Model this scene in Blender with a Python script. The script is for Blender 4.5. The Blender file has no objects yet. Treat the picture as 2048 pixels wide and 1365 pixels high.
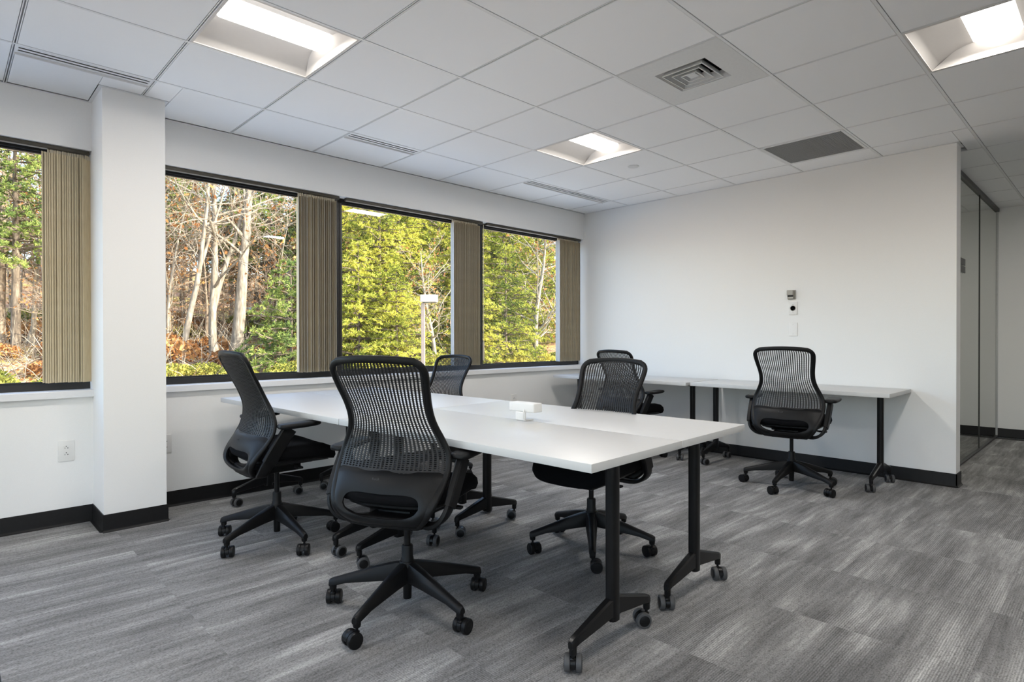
import bpy, bmesh, math, random
from mathutils import Vector, Matrix, noise as mnoise

R = math.radians
scene = bpy.context.scene
COL = scene.collection

# ---------------------------------------------------------------- camera
CAM = Vector((-0.882, -3.811, 1.126))
YAW, PITCH, ROLL, FPX = 0.8034, -0.0053, -0.0012, 1186.4
cam_d = bpy.data.cameras.new('camera')
cam_d.sensor_fit = 'HORIZONTAL'
cam_d.sensor_width = 36.0
cam_d.lens = FPX / 2048 * 36.0
cam_d.clip_start = 0.05
cam_d.clip_end = 400
cam = bpy.data.objects.new('camera', cam_d)
COL.objects.link(cam)
_f = Vector((math.cos(PITCH) * math.cos(YAW), math.cos(PITCH) * math.sin(YAW), math.sin(PITCH)))
_r = Vector((math.sin(YAW), -math.cos(YAW), 0))
_u = _r.cross(_f)
_c, _s = math.cos(ROLL), math.sin(ROLL)
_r2 = _r * _c + _u * _s
_u2 = -_r * _s + _u * _c
cam.matrix_world = Matrix(((_r2.x, _u2.x, -_f.x, CAM.x), (_r2.y, _u2.y, -_f.y, CAM.y), (_r2.z, _u2.z, -_f.z, CAM.z), (0, 0, 0, 1)))
scene.camera = cam

# ---------------------------------------------------------------- exposure, sky, sun
scene.view_settings.view_transform = 'Standard'
scene.view_settings.look = 'None'
scene.view_settings.gamma = 1.0
scene.view_settings.use_curve_mapping = False
scene.view_settings.exposure = 0.10

SUN_TO = Vector((0.5, -0.72, 0.52)).normalized()
world = bpy.data.worlds.new('sky')
scene.world = world
world.use_nodes = True
wn = world.node_tree
wn.nodes.clear()
w_out = wn.nodes.new('ShaderNodeOutputWorld')
w_bg = wn.nodes.new('ShaderNodeBackground')
w_sky = wn.nodes.new('ShaderNodeTexSky')
w_sky.sky_type = 'NISHITA'
w_sky.sun_disc = False
w_sky.sun_elevation = R(33)
w_sky.sun_rotation = math.atan2(SUN_TO.x, SUN_TO.y)
w_sky.air_density = 1.0
w_sky.dust_density = 2.0
w_bg.inputs['Strength'].default_value = 0.95
wn.links.new(w_sky.outputs[0], w_bg.inputs[0])
wn.links.new(w_bg.outputs[0], w_out.inputs[0])

sun_d = bpy.data.lights.new('sun', 'SUN')
sun_d.energy = 11.5
sun_d.angle = R(0.6)
sun_d.color = (1.0, 0.94, 0.82)
sun = bpy.data.objects.new('sun', sun_d)
COL.objects.link(sun)
sun.rotation_euler = (-SUN_TO).to_track_quat('-Z', 'Y').to_euler()
sun.location = (10, -20, 30)

LAMP = 5.5          # radiance of the ceiling light lenses
LAMP_W = 16.6      # watts of light thrown down by each ceiling light

# ---------------------------------------------------------------- dimensions
HC = 2.5815        # ceiling
XB = 4.592         # wall at the far end of the desks
YW = 0.635         # window wall
YG = 0.735         # window frames
TS = 0.6096        # ceiling module
YE = -2.925        # free end of the far wall
XF = 7.72          # end of the corridor
ZSOF = 2.285       # window soffit
ZSILL = 0.81

# ---------------------------------------------------------------- materials
def new_mat(name):
    m = bpy.data.materials.new(name)
    m.use_nodes = True
    nt = m.node_tree
    for n in list(nt.nodes):
        nt.nodes.remove(n)
    out = nt.nodes.new('ShaderNodeOutputMaterial')
    bs = nt.nodes.new('ShaderNodeBsdfPrincipled')
    nt.links.new(bs.outputs[0], out.inputs[0])
    return m, nt, bs, out

def node(nt, t, **kw):
    n = nt.nodes.new(t)
    for k, v in kw.items():
        setattr(n, k, v)
    return n

def mapping(nt, scale=(1, 1, 1), src='Object', loc=(0, 0, 0)):
    tc = node(nt, 'ShaderNodeTexCoord')
    mp = node(nt, 'ShaderNodeMapping')
    mp.inputs['Scale'].default_value = scale
    mp.inputs['Location'].default_value = loc
    nt.links.new(tc.outputs[src], mp.inputs[0])
    return mp

def ramp(nt, stops, interp='LINEAR'):
    r = node(nt, 'ShaderNodeValToRGB')
    r.color_ramp.interpolation = interp
    els = r.color_ramp.elements
    while len(els) > 1:
        els.remove(els[0])
    els[0].position = stops[0][0]
    els[0].color = (*stops[0][1], 1)
    for p, c in stops[1:]:
        e = els.new(p)
        e.color = (*c, 1)
    return r

def simple(name, col, rough=0.5, metal=0.0, nscale=40, namp=0.06, bump=0.0, spec=0.5, coat=0.0):
    """a plain surface with faint procedural unevenness of colour and relief"""
    m, nt, bs, out = new_mat(name)
    mp = mapping(nt)
    nz = node(nt, 'ShaderNodeTexNoise')
    nz.inputs['Scale'].default_value = nscale
    nz.inputs['Detail'].default_value = 4
    nt.links.new(mp.outputs[0], nz.inputs['Vector'])
    a = tuple(c * (1 - namp) for c in col)
    b = tuple(min(1, c * (1 + namp)) for c in col)
    rp = ramp(nt, [(0.3, a), (0.7, b)])
    nt.links.new(nz.outputs['Fac'], rp.inputs[0])
    nt.links.new(rp.outputs[0], bs.inputs['Base Color'])
    bs.inputs['Roughness'].default_value = rough
    bs.inputs['Metallic'].default_value = metal
    bs.inputs['Specular IOR Level'].default_value = spec
    if coat:
        bs.inputs['Coat Weight'].default_value = coat
    if bump:
        bp = node(nt, 'ShaderNodeBump')
        bp.inputs['Strength'].default_value = bump
        bp.inputs['Distance'].default_value = 0.002
        nt.links.new(nz.outputs['Fac'], bp.inputs['Height'])
        nt.links.new(bp.outputs[0], bs.inputs['Normal'])
    return m

M = {}
M['wall'] = simple('wall_paint', (0.875, 0.868, 0.856), 0.75, nscale=220, namp=0.012, bump=0.06, spec=0.25)
M['tile'] = simple('ceiling_tile', (0.925, 0.927, 0.93), 0.9, nscale=900, namp=0.05, bump=0.15, spec=0.1)
M['grid'] = simple('grid_metal', (0.80, 0.80, 0.80), 0.5, nscale=60, namp=0.02)
M['plenum'] = simple('plenum_dark', (0.05, 0.05, 0.05), 0.9)
M['rubber'] = simple('black_base_rubber', (0.006, 0.006, 0.0065), 0.45, nscale=50, namp=0.15, spec=0.22)
M['plastic'] = simple('black_plastic', (0.007, 0.007, 0.0075), 0.44, nscale=300, namp=0.1, bump=0.06, spec=0.20)
M['net'] = simple('black_net', (0.014, 0.014, 0.015), 0.5, nscale=300, namp=0.1, spec=0.3)
M['cloth'] = simple('black_cloth', (0.006, 0.006, 0.007), 0.95, nscale=700, namp=0.35, bump=0.4, spec=0.1)
M['blackmetal'] = simple('black_powder_coat', (0.006, 0.006, 0.0065), 0.30, nscale=400, namp=0.08, spec=0.28)
M['tyre'] = simple('grey_tyre', (0.065, 0.065, 0.067), 0.6, nscale=80, namp=0.08)
M['wheel'] = simple('black_wheel', (0.007, 0.007, 0.0075), 0.4, nscale=80, namp=0.1, spec=0.22)
M['top'] = simple('white_laminate', (0.61, 0.608, 0.605), 0.38, nscale=25, namp=0.008, spec=0.4)
M['edge'] = simple('white_edge', (0.62, 0.615, 0.608), 0.5, nscale=25, namp=0.01)
M['frame'] = simple('window_bronze', (0.018, 0.017, 0.017), 0.4, nscale=40, namp=0.12)
M['rail'] = simple('blind_rail_brown', (0.05, 0.042, 0.028), 0.45, nscale=40, namp=0.1)
M['sill'] = simple('sill_white', (0.80, 0.80, 0.81), 0.4, nscale=60, namp=0.01)
M['white'] = simple('white_plastic', (0.80, 0.79, 0.77), 0.4, nscale=30, namp=0.01)
M['ivory'] = simple('ivory_plastic', (0.62, 0.55, 0.42), 0.45, nscale=30, namp=0.02)
M['dark'] = simple('slot_dark', (0.012, 0.012, 0.012), 0.8)
M['nickel'] = simple('nickel_grey', (0.36, 0.34, 0.31), 0.4, metal=0.3, nscale=60, namp=0.04)
M['louvre'] = simple('louvre_white', (0.72, 0.72, 0.71), 0.5, nscale=60, namp=0.02)
M['housing'] = simple('fixture_white', (0.66, 0.63, 0.60), 0.6, nscale=30, namp=0.01)
M['sign'] = simple('sign_dark', (0.035, 0.036, 0.033), 0.5, nscale=30, namp=0.05)
M['credenza'] = simple('pale_laminate', (0.55, 0.55, 0.52), 0.45, nscale=12, namp=0.04)
M['alu'] = simple('brushed_aluminium', (0.50, 0.50, 0.50), 0.45, metal=0.5, nscale=80, namp=0.05)

def lens_mat():
    m, nt, bs, out = new_mat('light_lens')
    nt.nodes.remove(bs)
    em = node(nt, 'ShaderNodeEmission')
    em.inputs['Strength'].default_value = LAMP
    mp = mapping(nt, (40, 40, 40))
    nz = node(nt, 'ShaderNodeTexNoise')
    nt.links.new(mp.outputs[0], nz.inputs['Vector'])
    rp = ramp(nt, [(0.0, (1.0, 0.935, 0.86)), (1.0, (1.0, 0.945, 0.88))])
    nt.links.new(nz.outputs['Fac'], rp.inputs[0])
    nt.links.new(rp.outputs[0], em.inputs['Color'])
    nt.links.new(em.outputs[0], out.inputs[0])
    return m
M['lens'] = lens_mat()

def glass_mat(name, tint, f0=0.04, power=1.0, dirt=0.0):
    """thin pane: clear transmission and a Fresnel mirror"""
    m, nt, bs, out = new_mat(name)
    nt.nodes.remove(bs)
    tr = node(nt, 'ShaderNodeBsdfTransparent')
    tr.inputs[0].default_value = (*tint, 1)
    gl = node(nt, 'ShaderNodeBsdfGlossy')
    gl.inputs['Roughness'].default_value = 0.0
    gl.inputs['Color'].default_value = (0.95, 0.95, 0.95, 1)
    fr = node(nt, 'ShaderNodeFresnel')
    fr.inputs['IOR'].default_value = 1.5
    mul = node(nt, 'ShaderNodeMath', operation='MULTIPLY')
    mul.inputs[1].default_value = power
    nt.links.new(fr.outputs[0], mul.inputs[0])
    mx = node(nt, 'ShaderNodeMixShader')
    nt.links.new(mul.outputs[0], mx.inputs[0])
    nt.links.new(tr.outputs[0], mx.inputs[1])
    nt.links.new(gl.outputs[0], mx.inputs[2])
    nt.links.new(mx.outputs[0], out.inputs[0])
    return m
M['glass'] = glass_mat('window_glass', (0.94, 0.955, 0.94), power=0.9)
M['pglass'] = glass_mat('partition_glass', (0.58, 0.62, 0.57), power=1.1)

def carpet_mat():
    m, nt, bs, out = new_mat('carpet')
    L = nt.links.new
    geo = node(nt, 'ShaderNodeNewGeometry')
    oi = node(nt, 'ShaderNodeObjectInfo')
    off = node(nt, 'ShaderNodeVectorMath', operation='SCALE')
    comb = node(nt, 'ShaderNodeCombineXYZ')
    sc1 = node(nt, 'ShaderNodeMath', operation='MULTIPLY'); sc1.inputs[1].default_value = 37.0
    sc2 = node(nt, 'ShaderNodeMath', operation='MULTIPLY'); sc2.inputs[1].default_value = 91.0
    L(oi.outputs['Random'], sc1.inputs[0]); L(oi.outputs['Random'], sc2.inputs[0])
    L(sc1.outputs[0], comb.inputs[0]); L(sc2.outputs[0], comb.inputs[1])
    add = node(nt, 'ShaderNodeVectorMath', operation='ADD')
    L(geo.outputs['Position'], add.inputs[0]); L(comb.outputs[0], add.inputs[1])
    # gentle sideways waver of the streaks
    wv = node(nt, 'ShaderNodeTexNoise'); wv.inputs['Scale'].default_value = 1.4; wv.inputs['Detail'].default_value = 1
    L(add.outputs[0], wv.inputs['Vector'])
    wsub = node(nt, 'ShaderNodeVectorMath', operation='MULTIPLY_ADD')
    wsub.inputs[1].default_value = (0.0, 0.07, 0.0)
    L(wv.outputs['Color'], wsub.inputs[0]); L(add.outputs[0], wsub.inputs[2])
    def streak(sx, sy, detail, rough=0.5):
        mp = node(nt, 'ShaderNodeMapping'); mp.inputs['Scale'].default_value = (sx, sy, 1)
        L(wsub.outputs[0], mp.inputs[0])
        n = node(nt, 'ShaderNodeTexNoise'); n.inputs['Scale'].default_value = 1.0
        n.inputs['Detail'].default_value = detail; n.inputs['Roughness'].default_value = rough
        L(mp.outputs[0], n.inputs['Vector'])
        return n
    s1 = streak(1.35, 7.5, 2.0, 0.45)
    r1 = ramp(nt, [(0.35, (0.02, 0.02, 0.02)), (0.41, (0.28, 0.28, 0.28)), (0.49, (0.40, 0.40, 0.40)), (0.52, (0.54, 0.54, 0.54)), (0.57, (0.64, 0.64, 0.64)), (0.61, (0.86, 0.86, 0.86)), (0.72, (1, 1, 1))])
    L(s1.outputs['Fac'], r1.inputs[0])
    s2 = streak(3.0, 46.0, 3.0, 0.6)
    r2 = ramp(nt, [(0.34, (0, 0, 0)), (0.66, (1, 1, 1))])
    L(s2.outputs['Fac'], r2.inputs[0])
    mixa = node(nt, 'ShaderNodeMix', data_type='RGBA'); mixa.inputs[0].default_value = 0.34
    L(r1.outputs[0], mixa.inputs[6]); L(r2.outputs[0], mixa.inputs[7])
    base = ramp(nt, [(0.05, (0.155, 0.153, 0.151)), (0.45, (0.245, 0.242, 0.239)), (0.70, (0.325, 0.321, 0.315)), (0.95, (0.47, 0.465, 0.456))])
    L(mixa.outputs[2], base.inputs[0])
    # loops of yarn in rows along x
    wave = node(nt, 'ShaderNodeTexWave', wave_type='BANDS', bands_direction='Y', wave_profile='SIN')
    wave.inputs['Scale'].default_value = 38.0
    wave.inputs['Distortion'].default_value = 0.6
    wave.inputs['Detail'].default_value = 1.0
    L(geo.outputs['Position'], wave.inputs['Vector'])
    vo = node(nt, 'ShaderNodeTexVoronoi'); vo.inputs['Scale'].default_value = 190.0
    mpv = node(nt, 'ShaderNodeMapping'); mpv.inputs['Scale'].default_value = (0.7, 1.25, 1)
    L(geo.outputs['Position'], mpv.inputs[0]); L(mpv.outputs[0], vo.inputs['Vector'])
    rv = ramp(nt, [(0.0, (1.28, 1.28, 1.28)), (0.55, (0.95, 0.95, 0.95)), (0.95, (0.55, 0.55, 0.55))])
    L(vo.outputs['Distance'], rv.inputs[0])
    rw = ramp(nt, [(0.0, (0.78, 0.78, 0.78)), (0.6, (1.02, 1.02, 1.02)), (1.0, (1.2, 1.2, 1.2))])
    L(wave.outputs['Fac'], rw.inputs[0])
    s3 = streak(1.6, 4.0, 0.0)
    r3 = ramp(nt, [(0.42, (0.15, 0.15, 0.15)), (0.58, (1, 1, 1))])
    L(s3.outputs['Fac'], r3.inputs[0])
    mw = node(nt, 'ShaderNodeMix', data_type='RGBA', blend_type='MULTIPLY')
    L(r3.outputs[0], mw.inputs[0]); L(base.outputs[0], mw.inputs[6]); L(rw.outputs[0], mw.inputs[7])
    mv = node(nt, 'ShaderNodeMix', data_type='RGBA', blend_type='MULTIPLY'); mv.inputs[0].default_value = 0.85
    L(mw.outputs[2], mv.inputs[6]); L(rv.outputs[0], mv.inputs[7])
    L(mv.outputs[2], bs.inputs['Base Color'])
    bs.inputs['Roughness'].default_value = 0.95
    bs.inputs['Specular IOR Level'].default_value = 0.08
    bp = node(nt, 'ShaderNodeBump'); bp.inputs['Strength'].default_value = 0.5; bp.inputs['Distance'].default_value = 0.003
    bp.invert = True
    L(vo.outputs['Distance'], bp.inputs['Height']); L(bp.outputs[0], bs.inputs['Normal'])
    return m
M['carpet'] = carpet_mat()

def blind_mat():
    """woven vane: tan face, pale grey backing"""
    m, nt, bs, out = new_mat('blind_fabric')
    L = nt.links.new
    mp = mapping(nt, (220, 220, 14))
    nz = node(nt, 'ShaderNodeTexNoise'); nz.inputs['Scale'].default_value = 1.0; nz.inputs['Detail'].default_value = 3
    L(mp.outputs[0], nz.inputs['Vector'])
    rp = ramp(nt, [(0.3, (0.68, 0.565, 0.37)), (0.7, (0.80, 0.69, 0.48))])
    L(nz.outputs['Fac'], rp.inputs[0])
    rq = ramp(nt, [(0.3, (0.44, 0.44, 0.44)), (0.7, (0.50, 0.50, 0.49))])
    L(nz.outputs['Fac'], rq.inputs[0])
    g = node(nt, 'ShaderNodeNewGeometry')
    mx = node(nt, 'ShaderNodeMix', data_type='RGBA')
    at = node(nt, 'ShaderNodeAttribute', attribute_name='backing')
    L(at.outputs['Fac'], mx.inputs[0])
    L(rp.outputs[0], mx.inputs[6]); L(rq.outputs[0], mx.inputs[7])
    L(mx.outputs[2], bs.inputs['Base Color'])
    tl = node(nt, 'ShaderNodeBsdfTranslucent'); L(mx.outputs[2], tl.inputs[0])
    ms = node(nt, 'ShaderNodeMixShader'); ms.inputs[0].default_value = 0.08
    L(bs.outputs[0], ms.inputs[1]); L(tl.outputs[0], ms.inputs[2]); L(ms.outputs[0], out.inputs[0])
    bs.inputs['Roughness'].default_value = 0.85
    bs.inputs['Specular IOR Level'].default_value = 0.15
    return m
M['blind'] = blind_mat()

def perf_mat():
    m, nt, bs, out = new_mat('return_mesh')
    L = nt.links.new
    mp = mapping(nt, (1, 1, 1))
    vo = node(nt, 'ShaderNodeTexVoronoi'); vo.inputs['Scale'].default_value = 150.0
    vo.inputs['Randomness'].default_value = 0.0
    L(mp.outputs[0], vo.inputs['Vector'])
    rp = ramp(nt, [(0.0, (0.03, 0.03, 0.03)), (0.42, (0.03, 0.03, 0.03)), (0.5, (0.3, 0.3, 0.3))])
    L(vo.outputs['Distance'], rp.inputs[0])
    L(rp.outputs[0], bs.inputs['Base Color'])
    bs.inputs['Roughness'].default_value = 0.6
    return m
M['perf'] = perf_mat()

def leaf_mat(name, c_dark, c_mid, c_light, trans=0.28, nscale=0.55):
    m, nt, bs, out = new_mat(name)
    L = nt.links.new
    nt.nodes.remove(bs)
    g = node(nt, 'ShaderNodeNewGeometry')
    oi = node(nt, 'ShaderNodeObjectInfo')
    nz = node(nt, 'ShaderNodeTexNoise'); nz.inputs['Scale'].default_value = nscale; nz.inputs['Detail'].default_value = 3
    L(g.outputs['Position'], nz.inputs['Vector'])
    ri = node(nt, 'ShaderNodeMath', operation='MULTIPLY_ADD')
    ri.inputs[1].default_value = 0.35
    L(g.outputs['Random Per Island'], ri.inputs[0])
    sub = node(nt, 'ShaderNodeMath', operation='SUBTRACT'); sub.inputs[1].default_value = 0.17
    L(nz.outputs['Fac'], sub.inputs[0]); L(sub.outputs[0], ri.inputs[2])
    ro = node(nt, 'ShaderNodeMath', operation='MULTIPLY_ADD'); ro.inputs[1].default_value = 0.16
    L(oi.outputs['Random'], ro.inputs[0]); L(ri.outputs[0], ro.inputs[2])
    rp = ramp(nt, [(0.34, c_dark), (0.54, c_mid), (0.76, c_light)])
    L(ro.outputs[0], rp.inputs[0])
    d = node(nt, 'ShaderNodeBsdfDiffuse'); t = node(nt, 'ShaderNodeBsdfTranslucent')
    L(rp.outputs[0], d.inputs[0]); L(rp.outputs[0], t.inputs[0])
    mx = node(nt, 'ShaderNodeMixShader'); mx.inputs[0].default_value = trans
    L(d.outputs[0], mx.inputs[1]); L(t.outputs[0], mx.inputs[2])
    L(mx.outputs[0], out.inputs[0])
    return m
M['pine'] = leaf_mat('pine_needles', (0.05, 0.08, 0.02), (0.27, 0.31, 0.055), (0.60, 0.55, 0.10))
M['pinegreen'] = leaf_mat('green_needles', (0.035, 0.065, 0.02), (0.12, 0.18, 0.05), (0.29, 0.33, 0.09))
M['russet'] = leaf_mat('russet_leaves', (0.15, 0.065, 0.025), (0.34, 0.15, 0.055), (0.50, 0.28, 0.11))
M['olive'] = leaf_mat('olive_leaves', (0.06, 0.08, 0.02), (0.22, 0.23, 0.05), (0.46, 0.40, 0.08))

def bark_mat(name, a, b, lichen):
    m, nt, bs, out = new_mat(name)
    L = nt.links.new
    mp = mapping(nt, (7, 7, 1.6))
    nz = node(nt, 'ShaderNodeTexNoise'); nz.inputs['Scale'].default_value = 1.6; nz.inputs['Detail'].default_value = 6
    L(mp.outputs[0], nz.inputs['Vector'])
    rp = ramp(nt, [(0.30, a), (0.55, b), (0.72, lichen)])
    L(nz.outputs['Fac'], rp.inputs[0]); L(rp.outputs[0], bs.inputs['Base Color'])
    bs.inputs['Roughness'].default_value = 0.9
    bp = node(nt, 'ShaderNodeBump'); bp.inputs['Strength'].default_value = 0.8; bp.inputs['Distance'].default_value = 0.03
    L(nz.outputs['Fac'], bp.inputs['Height']); L(bp.outputs[0], bs.inputs['Normal'])
    return m
M['bark'] = bark_mat('oak_bark', (0.13, 0.095, 0.065), (0.28, 0.215, 0.15), (0.40, 0.33, 0.24))
M['palebark'] = bark_mat('pale_bark', (0.12, 0.095, 0.07), (0.25, 0.21, 0.155), (0.40, 0.355, 0.275))
M['pinebark'] = bark_mat('pine_bark', (0.06, 0.045, 0.03), (0.13, 0.10, 0.07), (0.22, 0.18, 0.13))
M['greybark'] = bark_mat('grey_branches', (0.16, 0.13, 0.09), (0.30, 0.26, 0.19), (0.42, 0.39, 0.31))

def ground_mat():
    m, nt, bs, out = new_mat('leaf_litter')
    L = nt.links.new
    g = node(nt, 'ShaderNodeNewGeometry')
    vo = node(nt, 'ShaderNodeTexVoronoi'); vo.inputs['Scale'].default_value = 9.0
    L(g.outputs['Position'], vo.inputs['Vector'])
    rp = ramp(nt, [(0.0, (0.16, 0.07, 0.03)), (0.35, (0.32, 0.15, 0.065)), (0.65, (0.44, 0.24, 0.11)), (1.0, (0.48, 0.38, 0.26))])
    sep = node(nt, 'ShaderNodeSeparateColor')
    L(vo.outputs['Color'], sep.inputs[0]); L(sep.outputs[0], rp.inputs[0])
    nz = node(nt, 'ShaderNodeTexNoise'); nz.inputs['Scale'].default_value = 0.5; nz.inputs['Detail'].default_value = 5
    L(g.outputs['Position'], nz.inputs['Vector'])
    rn = ramp(nt, [(0.46, (0, 0, 0)), (0.60, (1, 1, 1))])
    L(nz.outputs['Fac'], rn.inputs[0])
    gr = ramp(nt, [(0.0, (0.20, 0.19, 0.04)), (1.0, (0.50, 0.44, 0.08))])
    L(sep.outputs[1], gr.inputs[0])
    mx = node(nt, 'ShaderNodeMix', data_type='RGBA')
    mf = node(nt, 'ShaderNodeMath', operation='MULTIPLY'); mf.inputs[1].default_value = 0.6
    L(rn.outputs[0], mf.inputs[0])
    L(mf.outputs[0], mx.inputs[0]); L(rp.outputs[0], mx.inputs[6]); L(gr.outputs[0], mx.inputs[7])
    L(mx.outputs[2], bs.inputs['Base Color'])
    bs.inputs['Roughness'].default_value = 0.95
    return m
M['ground'] = ground_mat()
M['concrete'] = simple('pale_concrete', (0.60, 0.60, 0.59), 0.9, nscale=0.8, namp=0.08)
M['polebrown'] = simple('pole_paint', (0.24, 0.19, 0.155), 0.5, nscale=6, namp=0.08)
M['polehead'] = simple('lamp_head_paint', (0.32, 0.295, 0.265), 0.5, nscale=6, namp=0.04)
M['brickfar'] = simple('far_siding', (0.20, 0.11, 0.08), 0.85, nscale=8, namp=0.2)
M['whitefar'] = simple('far_trim', (0.8, 0.8, 0.8), 0.6, nscale=8, namp=0.03)
M['carpaint'] = simple('car_paint', (0.55, 0.62, 0.75), 0.25, nscale=6, namp=0.03, coat=0.5)
M['carglass'] = simple('car_glass', (0.03, 0.035, 0.04), 0.1, nscale=6, namp=0.1)

# ---------------------------------------------------------------- mesh helpers
class MB:
    def __init__(self):
        self.v = []; self.f = []; self.m = []
    def add(self, vs, fs, mi=0, mat=None):
        o = len(self.v)
        self.v += [tuple(mat @ Vector(p)) for p in vs] if mat is not None else [tuple(p) for p in vs]
        self.f += [tuple(i + o for i in f) for f in fs]
        self.m += [mi] * len(fs)
        return self
    def box(self, c, s, bev=0.0, mi=0, rot=None, seg=1):
        bm = bmesh.new()
        bmesh.ops.create_cube(bm, size=1.0)
        for v in bm.verts:
            v.co = Vector((v.co.x * s[0], v.co.y * s[1], v.co.z * s[2]))
        if bev:
            bmesh.ops.bevel(bm, geom=list(bm.edges), offset=min(bev, min(s) * 0.49), segments=seg, affect='EDGES', profile=0.6)
        mt = Matrix.Translation(c) @ (rot.to_4x4() if rot is not None else Matrix())
        bm.verts.index_update()
        self.add([v.co for v in bm.verts], [[v.index for v in f.verts] for f in bm.faces], mi, mt)
        bm.free()
        return self
    def quadbox(self, a, b, mi=0):
        return self.box([(a[i] + b[i]) / 2 for i in range(3)], [abs(b[i] - a[i]) for i in range(3)], 0, mi)
    def loft(self, loops, caps=True, closed=False, mi=0):
        n = len(loops[0])
        vs = [p for l in loops for p in l]
        fs = []
        k = len(loops)
        for i in range(k if closed else k - 1):
            a, b = i * n, ((i + 1) % k) * n
            for j in range(n):
                j2 = (j + 1) % n
                fs.append((a + j, a + j2, b + j2, b + j))
        if caps and not closed:
            fs.append(tuple(range(n))[::-1])
            fs.append(tuple((k - 1) * n + j for j in range(n)))
        return self.add(vs, fs, mi)
    def tube(self, pts, rad, n=8, caps=True, mi=0):
        pts = [Vector(p) for p in pts]
        loops = []
        up = Vector((0, 0, 1))
        prev = None
        for i, p in enumerate(pts):
            t = (pts[min(i + 1, len(pts) - 1)] - pts[max(i - 1, 0)])
            t = t.normalized() if t.length > 1e-9 else Vector((0, 0, 1))
            if prev is None:
                a = t.cross(up)
                if a.length < 1e-3:
                    a = t.cross(Vector((1, 0, 0)))
            else:
                a = prev - t * prev.dot(t)
                if a.length < 1e-6:
                    a = t.cross(up)
            a.normalize(); prev = a
            b = t.cross(a)
            r = rad[i] if hasattr(rad, '__len__') else rad
            loops.append([p + (a * math.cos(2 * math.pi * k / n) + b * math.sin(2 * math.pi * k / n)) * r for k in range(n)])
        return self.loft(loops, caps, mi=mi)
    def lathe(self, prof, n=20, mat=None, mi=0):
        """profile of (radius, z) turned about z"""
        vs = []; fs = []
        k = len(prof)
        for i in range(n):
            a = 2 * math.pi * i / n
            for r, z in prof:
                vs.append((r * math.cos(a), r * math.sin(a), z))
        for i in range(n):
            i2 = (i + 1) % n
            for j in range(k - 1):
                fs.append((i * k + j, i2 * k + j, i2 * k + j + 1, i * k + j + 1))
        if prof[0][0] > 1e-5:
            fs.append(tuple(i * k for i in range(n))[::-1])
        if prof[-1][0] > 1e-5:
            fs.append(tuple(i * k + k - 1 for i in range(n)))
        return self.add(vs, fs, mi, mat)
    def prism(self, poly, axis, a, b, mi=0):
        """extrude a 2-D polygon along an axis (0=x: poly in y,z; 1=y: poly in x,z; 2=z: poly in x,y)"""
        def P(p, t):
            return (t, p[0], p[1]) if axis == 0 else (p[0], t, p[1]) if axis == 1 else (p[0], p[1], t)
        return self.loft([[P(p, a) for p in poly], [P(p, b) for p in poly]], mi=mi)
    def mesh(self, name, mats, smooth=35, recalc=True, merge=False):
        me = bpy.data.meshes.new(name)
        me.from_pydata(self.v, [], self.f)
        for m in (mats if isinstance(mats, (list, tuple)) else [mats]):
            me.materials.append(m)
        if any(self.m):
            me.polygons.foreach_set('material_index', self.m)
        if recalc:
            bm = bmesh.new(); bm.from_mesh(me)
            if merge:
                bmesh.ops.remove_doubles(bm, verts=bm.verts, dist=1e-5)
            bmesh.ops.recalc_face_normals(bm, faces=bm.faces)
            bm.to_mesh(me); bm.free()
        if smooth:
            me.polygons.foreach_set('use_smooth', [True] * len(me.polygons))
            me.set_sharp_from_angle(angle=R(smooth))
        me.update()
        return me

def link(name, me, parent=None, loc=(0, 0, 0), rot=(0, 0, 0), scale=None):
    o = bpy.data.objects.new(name, me)
    COL.objects.link(o)
    o.location = loc
    o.rotation_euler = rot
    if scale is not None:
        o.scale = scale
    if parent is not None:
        o.parent = parent
    return o

def tag(o, label=None, cat=None, group=None, kind=None):
    if label: o['label'] = label
    if cat: o['category'] = cat
    if group: o['group'] = group
    if kind: o['kind'] = kind
    return o

def thing(name, label, cat, loc=(0, 0, 0), rz=0.0, group=None):
    return tag(link(name, None, None, loc, (0, 0, rz)), label, cat, group)

def struct(name, me, parent=None):
    o = link(name, me, parent)
    if parent is None:
        o['kind'] = 'structure'
    return o

def box_me(name, a, b, mat, bev=0.0, seg=1):
    m = MB()
    m.box([(a[i] + b[i]) / 2 for i in range(3)], [abs(b[i] - a[i]) for i in range(3)], bev, seg=seg)
    return m.mesh(name, mat)

# ================================================================= ROOM SHELL
XL, YB = -5.6, -8.2        # unseen side and rear of the office
fl = struct('floor', box_me('floor', (XL - .2, YB - .2, -0.25), (XF + .2, YG + .15, -0.006), M['plenum']))
CT = 0.592
ct_me = MB().box((0, 0, -0.004), (CT - 0.0003, CT - 0.0003, 0.008), 0.0006).mesh('carpet_tile', M['carpet'], smooth=0)
nx0, nx1 = -4, 10
n_ct = 0
for i in range(nx0, nx1):
    for j in range(-8, 2):
        cx = 2.219 + CT * (i - 0) + CT / 2 - CT * 1
        cy = -2.86 + CT * (j + 4) + CT / 2
        if cy + CT / 2 > YW + 0.55 or cx > XF + 0.2 or cy < -5.2 or cx < -2.2:
            continue
        if i > 5 and j > 1:
            continue
        link('carpet_tile', ct_me, fl, (cx, cy, 0))
        n_ct += 1
# the carpet outside the view, as one more sheet
fm = MB()
fm.quadbox((XL, YB, -0.008), (XF, -5.6, -0.001))
fm.quadbox((XL, -5.6, -0.008), (-2.55, YW, -0.001))
struct('carpet_sheet', fm.mesh('carpet_sheet', M['carpet'], 0), fl)

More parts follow.
